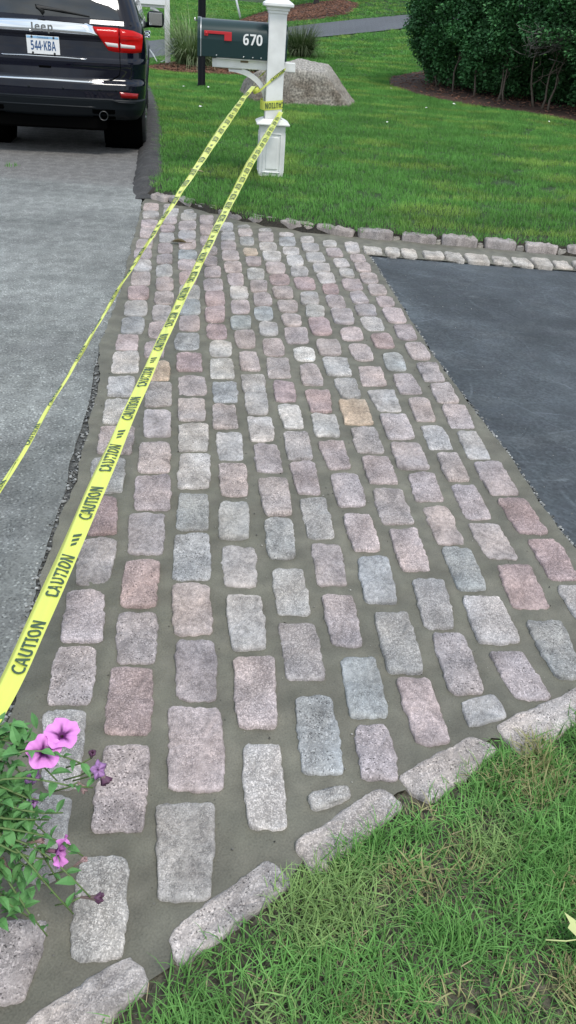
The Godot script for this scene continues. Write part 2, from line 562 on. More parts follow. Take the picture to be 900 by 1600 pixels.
# each sett: its tone and the four corners of its face, from the far left round, in millimetres
var setts := [
	["p", -1306, -6429, -1204, -6466, -1162, -6234, -1271, -6195], ["g", -1264, -6172, -1158, -6209, -1115, -5973, -1223, -5936], ["p", -1223, -5906, -1116, -5942, -1073, -5702, -1181, -5666],
	["p", -1179, -5645, -1077, -5679, -1038, -5427, -1137, -5396], ["p", -1140, -5346, -1043, -5377, -1009, -5160, -1109, -5130], ["p", -1110, -5103, -1008, -5134, -970, -4925, -1071, -4896],
	["l", -1064, -4867, -966, -4895, -922, -4664, -1021, -4637], ["p", -1021, -4619, -922, -4646, -877, -4406, -984, -4378], ["l", -1157, -6452, -1089, -6477, -1069, -6361, -1139, -6335],
	["l", -1133, -6300, -1024, -6339, -995, -6094, -1095, -6060], ["p", -1088, -6044, -998, -6076, -966, -5860, -1058, -5829], ["p", -1063, -5794, -973, -5825, -942, -5627, -1033, -5597],
	["g", -1032, -5567, -939, -5597, -901, -5356, -993, -5327], ["p", -996, -5307, -907, -5335, -866, -5090, -952, -5065], ["p", -953, -5034, -861, -5061, -827, -4846, -916, -4821],
	["l", -913, -4803, -823, -4829, -786, -4592, -874, -4568], ["p", -869, -4548, -774, -4574, -737, -4343, -827, -4320], ["g", -981, -6324, -906, -6351, -895, -6244, -965, -6219],
	["g", -980, -6199, -872, -6237, -849, -6016, -949, -5982], ["p", -957, -5942, -839, -5982, -807, -5736, -922, -5698], ["g", -916, -5675, -806, -5711, -773, -5481, -883, -5447],
	["p", -876, -5429, -768, -5462, -740, -5235, -840, -5205], ["b", -837, -5172, -727, -5205, -697, -4989, -804, -4958], ["p", -803, -4941, -699, -4971, -673, -4766, -771, -4739],
	["r", -761, -4708, -662, -4736, -629, -4477, -717, -4454], ["r", -989, -4353, -884, -4380, -838, -4151, -943, -4125], ["g", -952, -4101, -839, -4129, -800, -3901, -910, -3875],
	["b", -910, -3846, -805, -3870, -766, -3644, -870, -3621], ["p", -877, -3597, -785, -3617, -753, -3435, -851, -3415], ["l", -846, -3381, -739, -3403, -697, -3180, -809, -3158],
	["p", -830, -4300, -732, -4325, -697, -4106, -793, -4083], ["g", -799, -4064, -705, -4087, -666, -3845, -756, -3824], ["p", -766, -3803, -678, -3823, -647, -3610, -731, -3591],
	["p", -735, -3543, -649, -3561, -620, -3370, -703, -3353], ["o", -678, -3301, -586, -3319, -554, -3125, -645, -3107], ["l", -714, -4436, -606, -4464, -572, -4217, -679, -4191],
	["b", -676, -4174, -567, -4201, -537, -3979, -644, -3954], ["p", -634, -3930, -536, -3953, -509, -3741, -604, -3720], ["b", -613, -3691, -503, -3715, -475, -3491, -586, -3467],
	["r", -567, -3432, -460, -3454, -428, -3252, -537, -3231], ["p", -519, -3169, -410, -3190, -376, -3000, -485, -2980], ["p", -838, -6166, -739, -6201, -708, -5933, -800, -5902],
	["p", -798, -5890, -706, -5921, -673, -5631, -756, -5604], ["p", -753, -5581, -668, -5609, -628, -5356, -716, -5329], ["p", -704, -5306, -610, -5334, -586, -5129, -676, -5103],
	["p", -666, -5075, -580, -5100, -556, -4899, -636, -4876], ["p", -624, -4856, -534, -4881, -505, -4657, -600, -4631], ["p", -600, -4603, -496, -4631, -465, -4409, -567, -4382],
	["l", -673, -5981, -574, -6014, -547, -5786, -639, -5756], ["g", -622, -5739, -537, -5767, -508, -5526, -603, -5497], ["p", -599, -5478, -501, -5508, -477, -5287, -571, -5259],
	["p", -563, -5235, -462, -5265, -433, -5048, -537, -5018], ["p", -520, -4993, -422, -5021, -390, -4792, -493, -4764], ["p", -480, -4741, -385, -4766, -357, -4538, -440, -4516],
	["l", -435, -4497, -338, -4522, -311, -4294, -405, -4270], ["g", -531, -5962, -453, -5988, -432, -5916, -524, -5886], ["p", -519, -5852, -421, -5884, -401, -5678, -492, -5649],
	["g", -484, -5631, -392, -5660, -371, -5440, -459, -5413], ["o", -435, -5351, -351, -5377, -327, -5192, -410, -5168], ["p", -403, -5149, -308, -5177, -287, -4960, -371, -4937],
	["g", -371, -4880, -269, -4909, -250, -4682, -346, -4656], ["p", -330, -4646, -234, -4671, -216, -4443, -305, -4420], ["p", -293, -4402, -198, -4426, -176, -4205, -267, -4183],
	["g", -373, -5916, -282, -5946, -273, -5856, -367, -5825], ["p", -368, -5790, -263, -5824, -246, -5587, -345, -5557], ["g", -341, -5520, -229, -5555, -210, -5351, -317, -5319],
	["l", -305, -5298, -188, -5333, -170, -5111, -274, -5081], ["p", -269, -5062, -149, -5097, -132, -4840, -240, -4811], ["r", -230, -4791, -110, -4824, -96, -4610, -200, -4583],
	["p", -194, -4553, -84, -4582, -65, -4364, -169, -4339], ["l", -220, -5844, -119, -5877, -114, -5769, -213, -5738], ["b", -215, -5716, -105, -5751, -90, -5511, -198, -5479],
	["l", -179, -5445, -72, -5478, -59, -5292, -160, -5262], ["l", -144, -5251, -41, -5281, -22, -5047, -118, -5020], ["g", -107, -4999, -1, -5028, 10, -4811, -89, -4784],
	["r", -78, -4761, 38, -4792, 59, -4563, -48, -4536], ["g", -28, -4491, 67, -4515, 84, -4289, -16, -4265], ["g", 8, -4261, 107, -4285, 111, -4089, 16, -4067],
	["l", -66, -5778, 25, -5807, 31, -5629, -57, -5602], ["g", -51, -5581, 61, -5615, 74, -5422, -31, -5391], ["g", -20, -5367, 92, -5400, 116, -5162, 1, -5130],
	["g", 34, -5124, 135, -5153, 145, -4939, 49, -4913], ["l", 57, -4906, 162, -4934, 179, -4716, 87, -4692], ["r", 96, -4677, 186, -4701, 194, -4507, 110, -4486],
	["p", 113, -4467, 212, -4492, 234, -4276, 141, -4253], ["v", 144, -4240, 257, -4267, 273, -4023, 167, -3999], ["l", 91, -5712, 189, -5743, 191, -5563, 103, -5536],
	["p", 114, -5506, 209, -5534, 236, -5325, 136, -5296], ["l", 160, -5261, 248, -5287, 276, -5094, 183, -5068], ["l", 196, -5038, 285, -5063, 298, -4862, 217, -4840],
	["p", 208, -4804, 322, -4835, 343, -4626, 235, -4599], ["v", 254, -4583, 336, -4604, 369, -4383, 274, -4360], ["v", 279, -4350, 390, -4377, 396, -4183, 293, -4159],
	["l", 297, -4133, 414, -4161, 428, -3956, 332, -3934], ["r", 347, -3892, 450, -3915, 460, -3715, 369, -3696], ["b", 393, -3642, 483, -3661, 501, -3437, 405, -3418],
	["p", 426, -3379, 513, -3396, 545, -3191, 445, -3172], ["l", 245, -5710, 340, -5739, 350, -5457, 262, -5432], ["p", 276, -5409, 367, -5435, 382, -5238, 292, -5213],
	["p", 299, -5194, 397, -5222, 407, -5018, 317, -4993], ["p", 326, -4972, 432, -5001, 439, -4784, 345, -4760], ["p", 369, -4737, 470, -4763, 477, -4556, 379, -4532],
	["p", 405, -4531, 500, -4555, 508, -4356, 418, -4335], ["p", 429, -4302, 531, -4327, 558, -4108, 458, -4085], ["v", 474, -4049, 574, -4072, 586, -3853, 496, -3834],
	["p", 512, -3805, 606, -3825, 630, -3598, 538, -3579], ["v", 548, -3536, 646, -3556, 662, -3348, 569, -3330], ["v", 588, -3300, 680, -3318, 695, -3126, 604, -3109],
	["v", 614, -3082, 715, -3101, 725, -2888, 629, -2872], ["l", 645, -2849, 724, -2863, 747, -2641, 660, -2627], ["p", 675, -2598, 779, -2614, 802, -2389, 700, -2373],
	["r", 719, -2348, 815, -2362, 847, -2151, 751, -2138], ["r", 771, -2111, 869, -2124, 888, -1913, 798, -1901], ["l", 807, -1871, 892, -1882, 908, -1721, 828, -1711],
	["r", -560, -4373, -458, -4400, -426, -4145, -522, -4121], ["r", -525, -4112, -425, -4136, -401, -3897, -493, -3876], ["r", -486, -3839, -395, -3860, -357, -3665, -453, -3643],
	["l", -440, -3615, -339, -3637, -318, -3436, -411, -3417], ["l", -408, -3391, -311, -3411, -279, -3197, -378, -3177], ["b", -366, -3141, -267, -3160, -242, -2959, -338, -2942],
	["p", -404, -4248, -306, -4273, -285, -4057, -377, -4035], ["b", -377, -4001, -278, -4024, -258, -3820, -354, -3798], ["p", -339, -3779, -240, -3802, -217, -3571, -300, -3553],
	["p", -287, -3502, -209, -3518, -172, -3307, -257, -3290], ["g", -254, -3233, -151, -3253, -136, -3071, -224, -3055], ["g", -220, -3049, -130, -3066, -112, -2867, -191, -2853],
	["b", -271, -4172, -173, -4195, -155, -3979, -244, -3959], ["g", -227, -3941, -133, -3963, -119, -3761, -204, -3743], ["p", -193, -3701, -95, -3722, -73, -3500, -164, -3481],
	["v", -156, -3454, -56, -3475, -33, -3250, -131, -3231], ["r", -108, -3191, -22, -3208, -1, -3013, -87, -2997], ["p", -154, -4306, -46, -4333, -32, -4138, -127, -4115],
	["p", -121, -4078, -17, -4102, -2, -3927, -90, -3907], ["v", -93, -3895, 21, -3921, 35, -3684, -70, -3661], ["w", -40, -3617, 56, -3637, 72, -3465, -19, -3447],
	["p", 1, -3398, 80, -3414, 112, -3203, 21, -3186], ["r", 32, -3125, 135, -3144, 146, -2935, 63, -2921], ["r", 23, -4059, 127, -4083, 157, -3832, 56, -3809],
	["v", 70, -3753, 181, -3777, 198, -3571, 91, -3549], ["g", 103, -3519, 218, -3543, 240, -3330, 131, -3309], ["g", 155, -3277, 251, -3296, 273, -3096, 190, -3081],
	["o", 176, -3049, 288, -3070, 313, -2851, 202, -2832], ["v", 222, -2801, 316, -2818, 341, -2617, 242, -2600], ["p", 255, -2572, 351, -2587, 379, -2396, 280, -2381],
	["v", 286, -2345, 386, -2360, 411, -2145, 307, -2131], ["p", 193, -3937, 297, -3960, 313, -3788, 204, -3765], ["p", 224, -3711, 327, -3733, 352, -3528, 263, -3509],
	["p", 271, -3449, 373, -3469, 394, -3247, 283, -3225], ["g", 301, -3181, 418, -3203, 438, -2996, 341, -2978], ["v", 343, -2941, 449, -2960, 472, -2752, 365, -2734],
	["v", 374, -2705, 482, -2723, 502, -2521, 385, -2503], ["p", 419, -2477, 515, -2492, 527, -2305, 432, -2291], ["p", 448, -2251, 534, -2263, 562, -2055, 476, -2043],
	["b", 485, -2021, 575, -2033, 594, -1828, 508, -1817], ["l", 516, -1786, 620, -1798, 648, -1606, 531, -1593], ["p", 551, -1558, 640, -1568, 683, -1406, 594, -1397],
	["p", 475, -3126, 561, -3142, 572, -2930, 491, -2915], ["l", 506, -2872, 595, -2887, 609, -2686, 520, -2671], ["v", 541, -2643, 622, -2656, 638, -2454, 561, -2442],
	["p", 564, -2408, 649, -2421, 677, -2212, 590, -2199], ["v", 588, -2167, 689, -2182, 718, -1994, 627, -1982], ["r", 645, -1950, 748, -1964, 762, -1761, 656, -1749],
	["b", 678, -1694, 782, -1706, 787, -1487, 708, -1478], ["p", -338, -2912, -249, -2929, -219, -2722, -310, -2706], ["l", -297, -2674, -203, -2690, -176, -2478, -260, -2464],
	["p", -257, -2436, -164, -2450, -138, -2240, -225, -2227], ["g", -224, -2183, -135, -2196, -113, -1989, -206, -1976], ["g", -189, -1936, -93, -1949, -72, -1758, -162, -1747],
	["l", -152, -1703, -58, -1714, -29, -1502, -114, -1492], ["p", -106, -1461, -8, -1472, 13, -1248, -75, -1239], ["l", -59, -1186, 23, -1194, 47, -989, -29, -982],
	["l", -190, -2825, -96, -2842, -74, -2646, -160, -2631], ["v", -147, -2603, -64, -2617, -28, -2414, -118, -2400], ["p", -115, -2359, -14, -2374, 14, -2144, -73, -2131],
	["g", -73, -2109, 13, -2121, 34, -1902, -45, -1892], ["l", -33, -1839, 55, -1850, 83, -1656, -4, -1646], ["v", -2, -1607, 93, -1618, 125, -1413, 30, -1403],
	["b", 52, -1346, 138, -1356, 165, -1135, 75, -1126], ["l", -77, -2960, 9, -2976, 37, -2769, -37, -2756], ["g", -41, -2718, 51, -2733, 74, -2524, -14, -2510],
	["p", -10, -2487, 82, -2501, 104, -2286, 31, -2275], ["g", 35, -2242, 122, -2255, 151, -2028, 71, -2017], ["v", 79, -1987, 166, -1999, 185, -1796, 102, -1785],
	["v", 112, -1741, 200, -1752, 222, -1545, 144, -1536], ["b", 165, -1492, 251, -1501, 274, -1304, 183, -1294], ["v", 195, -1270, 269, -1277, 285, -1129, 206, -1122],
	["l", 63, -2903, 158, -2920, 178, -2725, 83, -2709], ["p", 92, -2665, 187, -2680, 213, -2479, 133, -2466], ["v", 140, -2424, 236, -2439, 259, -2234, 167, -2220],
	["p", 181, -2163, 267, -2175, 291, -1980, 212, -1970], ["b", 218, -1932, 312, -1944, 327, -1732, 238, -1721], ["g", 260, -1679, 351, -1690, 372, -1464, 281, -1454],
	["p", 301, -1434, 382, -1443, 411, -1240, 332, -1232], ["p", 327, -2103, 416, -2116, 436, -1894, 352, -1883], ["g", 377, -1843, 470, -1855, 473, -1643, 396, -1634],
	["v", 407, -1609, 492, -1619, 519, -1410, 432, -1401], ["l", -805, -3103, -700, -3124, -671, -2939, -768, -2921], ["g", -766, -2887, -663, -2906, -631, -2694, -731, -2677],
	["p", -729, -2643, -607, -2664, -576, -2458, -692, -2439], ["g", -699, -2397, -588, -2415, -551, -2200, -651, -2185], ["r", -646, -2156, -565, -2168, -516, -1960, -614, -1946],
	["v", -609, -1915, -506, -1929, -484, -1711, -570, -1700], ["p", -582, -1671, -487, -1682, -444, -1485, -547, -1473], ["v", -549, -1451, -454, -1462, -421, -1273, -517, -1263],
	["g", -520, -1243, -425, -1253, -387, -1044, -460, -1037], ["g", -488, -1013, -395, -1021, -370, -839, -439, -833], ["v", -456, -755, -367, -762, -367, -627, -433, -622],
	["v", -633, -3069, -536, -3088, -501, -2872, -604, -2853], ["v", -596, -2813, -498, -2831, -463, -2614, -557, -2598], ["p", -561, -2542, -455, -2560, -420, -2353, -525, -2336],
	["p", -527, -2307, -412, -2324, -380, -2117, -489, -2101], ["v", -500, -2077, -394, -2092, -361, -1876, -459, -1863], ["r", -456, -1830, -362, -1842, -336, -1635, -429, -1624],
	["v", -428, -1595, -327, -1607, -300, -1426, -390, -1416], ["r", -399, -1395, -302, -1405, -268, -1203, -370, -1192], ["p", -358, -1154, -263, -1163, -237, -957, -339, -948],
	["g", -342, -886, -253, -894, -222, -712, -312, -705], ["v", -485, -2939, -380, -2959, -351, -2771, -450, -2754], ["l", -444, -2716, -336, -2735, -310, -2526, -411, -2509],
	["l", -402, -2483, -299, -2500, -272, -2268, -376, -2252], ["b", -362, -2214, -272, -2228, -244, -2022, -342, -2009], ["b", -339, -1980, -237, -1994, -206, -1773, -312, -1759],
	["p", -307, -1731, -205, -1744, -173, -1542, -268, -1531], ["v", -260, -1506, -165, -1517, -133, -1317, -224, -1307], ["p", -239, -1280, -122, -1292, -89, -1068, -202, -1058],
	["g", -220, -1019, -101, -1030, -87, -827, -180, -819], ["g", 455, -1373, 538, -1405, 557, -1337, 462, -1295], ["g", 90, -1076, 172, -1101, 181, -1076, 99, -1030],
]
var border_stones := [
	[-211, -715, -166, -669, -297, -546, -361, -599],
	[14, -916, 64, -867, -123, -702, -153, -759],
	[241, -1106, 290, -1062, 112, -888, 61, -952],
	[467, -1273, 515, -1228, 345, -1072, 283, -1135],
	[765, -1455, 800, -1395, 575, -1215, 522, -1303],
	[-363, -596, -316, -541, -471, -426, -529, -472],
]

# ---------------------------------------------------------------- start
func _ready() -> void:
	rng.seed = 20
	var cam := Camera3D.new()
	cam.name = "camera"
	cam.fov = 66.0
	cam.far = 1500.0
	var pitch := deg_to_rad(32.8)
	var roll := deg_to_rad(4.5)
	var ahead := Vector3(0, -sin(pitch), -cos(pitch))
	var up0 := Vector3(0, cos(pitch), -sin(pitch))
	var up := up0 * cos(roll) - Vector3.RIGHT * sin(roll)
	var right := Vector3.RIGHT * cos(roll) + up0 * sin(roll)
	cam.transform = Transform3D(Basis(right, up, -ahead), Vector3(0, 1.40, 0))
	add_child(cam)
	make_sky()
	make_materials()
	make_ground()
	make_apron()
	make_mailbox()
	make_tapes()
	make_car()
	make_background()
	make_hedge()
	make_lawns()
	make_petunia()
	make_small_things()

func make_sky() -> void:
	var env := Environment.new()
	env.background_mode = Environment.BG_SKY
	env.tonemap_mode = Environment.TONE_MAPPER_LINEAR
	env.tonemap_exposure = 1.45
	env.sdfgi_enabled = true
	env.ssao_enabled = true
	env.ssil_enabled = true
	# broken cloud over a hazy blue
	var w := 512
	var h := 256
	var n := FastNoiseLite.new()
	n.seed = 4
	n.frequency = 1.5
	n.fractal_octaves = 5
	var px := PackedByteArray()
	px.resize(w * h * 3)
	for j in h:
		var el := PI / 2 - PI * (j + 0.5) / h
		for i in w:
			var az := TAU * (i + 0.5) / w
			var d := Vector3(cos(el) * cos(az), sin(el), cos(el) * sin(az))
			var q := d / maxf(0.25, absf(d.y) + 0.25)
			var k := clampf(0.72 + n.get_noise_3d(q.x, q.y, q.z) * 1.3, 0.0, 1.0)
			var shade := 0.90 + 0.16 * n.get_noise_3d(q.x * 2.0 + 40, q.y * 2.0, q.z * 2.0)
			var blue := Color(0.55, 0.70, 0.90).lerp(Color(0.80, 0.86, 0.92), 1.0 - clampf(d.y * 1.6, 0.0, 1.0))
			var c := blue.lerp(Color(shade * 0.96, shade * 0.99, shade * 1.01), k)
			if d.y < 0.0:
				c = Color(0.42, 0.44, 0.40)
			var at := (j * w + i) * 3
			px[at] = clampi(int(c.r * 255), 0, 255)
			px[at + 1] = clampi(int(c.g * 255), 0, 255)
			px[at + 2] = clampi(int(c.b * 255), 0, 255)
	var sm := PanoramaSkyMaterial.new()
	sm.panorama = ImageTexture.create_from_image(Image.create_from_data(w, h, false, Image.FORMAT_RGB8, px))
	sm.energy_multiplier = 1.0
	var sky := Sky.new()
	sky.sky_material = sm
	env.sky = sky
	var we := WorldEnvironment.new()
	we.name = "environment"
	we.environment = env
	add_child(we)
	var sun := DirectionalLight3D.new()
	sun.name = "sun"
	sun.light_energy = 0.5
	sun.light_angular_distance = 14.0
	sun.light_color = Color(1.0, 0.98, 0.95)
	sun.shadow_enabled = true
	sun.transform = Transform3D(Basis.looking_at(Vector3(-0.35, -1.0, -0.42).normalized()), Vector3.ZERO)
	add_child(sun)

# ---------------------------------------------------------------- the setting
func make_ground() -> void:
	var back := line(kerb_line)
	back.append_array(line([[60, -7], [320, -20], [320, -320], [-320, -320], [-320, -60], [-30, -60], [-14.0, -37.0], [-8.5, -28.0], [-5.6, -22.6]]))
	var berm := line(berm_line)
	berm.reverse()
	back.append_array(berm.slice(0, berm.size() - 1))
	lawn_back = back
	lawn_near = line(border_line)
	lawn_near.append_array(line([[30, -5.0], [30, 3.0], [-0.7, 3.0]]))
	# one sheet of soil and turf out to the horizon
	var xs := []
	var zs := []
	var x := -320.0
	while x < 320.0:
		xs.append(x)
		x += 0.09 if x > -3.2 and x < 3.2 else maxf(0.09, (absf(x) - 3.0) * 0.22)
	xs.append(320.0)
	var z := -320.0
	while z < 4.0:
		zs.append(z)
		z += 0.09 if z > -8.0 else maxf(0.09, (-z - 7.9) * 0.16)
	zs.append(4.0)
	zs.append(40.0)
	zs.append(160.0)
	var st := start()
	var ids := []
	for j in zs.size():
		for i in xs.size():
			var p := Vector2(xs[i], zs[j])
			var k: float = 1.0 + 0.35 * fine.get_noise_2d(p.x * 90, p.y * 90)
			var c := Color(0.060, 0.13, 0.032) * k
			if p.y > -3.5:
				c = Color(0.165, 0.150, 0.105) * k if p.x > -0.45 else Color(0.20, 0.20, 0.19) * k
			elif p.y > -6.3 or edge_distance(p, lawn_back) < 0.12:
				c = Color(0.06, 0.05, 0.035) * k
			st.set_color(c)
			st.add_vertex(Vector3(p.x, ground_height(p), p.y))
	var nx := xs.size()
	for j in zs.size() - 1:
		for i in nx - 1:
			var q := j * nx + i
			for k in [q, q + 1, q + nx + 1, q, q + nx + 1, q + nx]:
				st.add_index(k)
	st.generate_normals()
	var o := place("ground", st.commit(), M.soil)
	o.set_meta("kind", "structure")
	# the worn street
	var poly := broken(line(road_right), 0.06, 0.006)
	poly.append_array(line(road_left))
	var road_y := func(p: Vector2) -> float: return rise(p.x, p.y) + 0.002 * fine.get_noise_2d(p.x * 80, p.y * 80)
	var road_tint := func(p: Vector2) -> Color:
		var k := 1.0 + 0.32 * fine.get_noise_2d(p.x * 45, p.y * 120) + 0.20 * fine.get_noise_2d(p.x * 260 + 50, p.y * 420)
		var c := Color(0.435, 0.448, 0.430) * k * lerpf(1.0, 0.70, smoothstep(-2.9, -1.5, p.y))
		if p.y < -7.0:
			c = c.lerp(Color(0.345, 0.332, 0.320), smoothstep(-6.6, -7.4, p.y))
		return c
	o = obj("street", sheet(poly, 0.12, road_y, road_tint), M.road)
	o.set_meta("kind", "structure")
	# the sealed driveway
	poly = broken(line(drive_left), 0.05, 0.014)
	poly.append_array(line([[1.5, -1.98], [2.4, -2.38], [4.0, -2.95], [9.0, -3.95], [9.0, -6.05], [3.5, -5.52], [1.9, -5.55], [1.3, -5.52], [0.42, -5.50]]))
	var drive_y := func(p: Vector2) -> float: return -0.002 + 0.002 * fine.get_noise_2d(p.x * 80, p.y * 80)
	var drive_tint := func(p: Vector2) -> Color:
		var k := 1.0 + 0.14 * fine.get_noise_2d(p.x * 130, p.y * 130)
		var s := smoothstep(0.18, 0.55, fine.get_noise_2d((p.x + p.y * 0.7) * 170 + 500, (p.y - p.x * 0.7) * 420 + 90)) * (0.4 + 1.2 * absf(fine.get_noise_2d(p.x * 1500, p.y * 900)))
		return (Color(0.098, 0.113, 0.126) * k * (1.0 + 0.45 * smoothstep(-0.1, 0.5, fine.get_noise_2d(p.x * 75 + 33, p.y * 75)) - 0.30 * smoothstep(0.15, 0.55, fine.get_noise_2d(p.x * 60 + 800, p.y * 110)))).lerp(Color(0.30, 0.32, 0.33), clampf(s, 0.0, 1.0) * 0.22)
	o = obj("driveway", sheet(poly, 0.05, drive_y, drive_tint), M.drive)
	o.set_meta("kind", "structure")
	# the next house's driveway, across the lawn
	var far_y := func(p: Vector2) -> float: return rise(p.x, p.y) + 0.075
	var far_tint := func(p: Vector2) -> Color: return Color(0.20, 0.215, 0.24) * (1.0 + 0.2 * fine.get_noise_2d(p.x * 40, p.y * 40))
	o = obj("far_driveway", sheet(line(next_drive), 0.8, far_y, far_tint), M.road)
	o.set_meta("kind", "structure")
	# beds of bark mulch
	for bed in [[mulch_hedge, 0.5], [mulch_tree, 0.9], [mulch_grass, 0.4]]:
		var bp := broken(line(bed[0]), 0.15, 0.05)
		var bed_y := func(p: Vector2) -> float: return rise(p.x, p.y) + 0.06 + 0.06 * smoothstep(0.0, 0.6, edge_distance(p, bp)) + 0.015 * fine.get_noise_2d(p.x * 300, p.y * 300)
		var bed_tint := func(p: Vector2) -> Color: return Color(0.125, 0.058, 0.036) * (1.0 + 0.5 * fine.get_noise_2d(p.x * 500, p.y * 500))
		o = obj(numbered("mulch_bed", self), sheet(bp, bed[1], bed_y, bed_tint), M.soil)
		o.set_meta("kind", "structure")
		var where := []
		var tints := []
		var lo := bp[0]
		var hi := bp[0]
		for v in bp:
			lo = lo.min(v)
			hi = hi.max(v)
		for k in 5000:
			var p := Vector2(rng.randf_range(lo.x, hi.x), rng.randf_range(lo.y, hi.y))
			if inside(p, bp):
				var s := rng.randf_range(0.7, 1.6) * (1.6 if bed[1] > 0.8 else 1.0)
				where.append(Transform3D(Basis.from_euler(Vector3(jit(0.4), rng.randf() * TAU, jit(0.4))).scaled(Vector3.ONE * s), Vector3(p.x, bed_y.call(p) + 0.008, p.y)))
				var t := rng.randf_range(0.5, 1.5)
				tints.append(Color(0.16 * t, 0.075 * t, 0.046 * t))
		var chip := start()
		box(chip, Vector3.ZERO, Vector3(0.05, 0.009, 0.017), 0.003)
		chip.generate_normals()
		multi("bark_chips", chip.commit(), M.chip, where, tints)
	# the old asphalt berm between street and lawn
	var berm_st := start()
	var bl := broken(line(berm_line), 0.06, 0.012)
	var profile := [[0.20, -0.05], [0.16, 0.0], [0.14, 0.025], [0.09, 0.065], [0.03, 0.082], [-0.04, 0.078], [-0.09, 0.05], [-0.11, 0.0]]
	var rows := []
	for i in bl.size():
		var dd := (bl[mini(i + 1, bl.size() - 1)] - bl[maxi(i - 1, 0)]).normalized()
		var out := -dd.orthogonal()
		if out.x > 0:
			out = -out
		var row := []
		var low := smoothstep(0.0, 0.9, bl[0].distance_to(bl[i]))
		for q in profile:
			var p: Vector2 = bl[i] + out * q[0]
			var rough := (0.03 - 0.022 * low) * fine.get_noise_2d(p.x * 1500, p.y * 1500)
			row.append(Vector3(p.x, rise(p.x, p.y) + q[1] * (0.25 + 0.75 * low) + rough * low - 0.012 * (1.0 - low), p.y))
		rows.append(row)
	for i in rows.size() - 1:
		for k in profile.size() - 1:
			var t: float = 1.0 + 0.4 * fine.get_noise_2d(rows[i][k].x * 700, rows[i][k].z * 700)
			berm_st.set_color(Color(0.105, 0.100, 0.098) * t)
			quad(berm_st, rows[i][k], rows[i + 1][k], rows[i + 1][k + 1], rows[i][k + 1])
	o = obj("asphalt_kerb", berm_st, M.road)
	o.set_meta("kind", "structure")

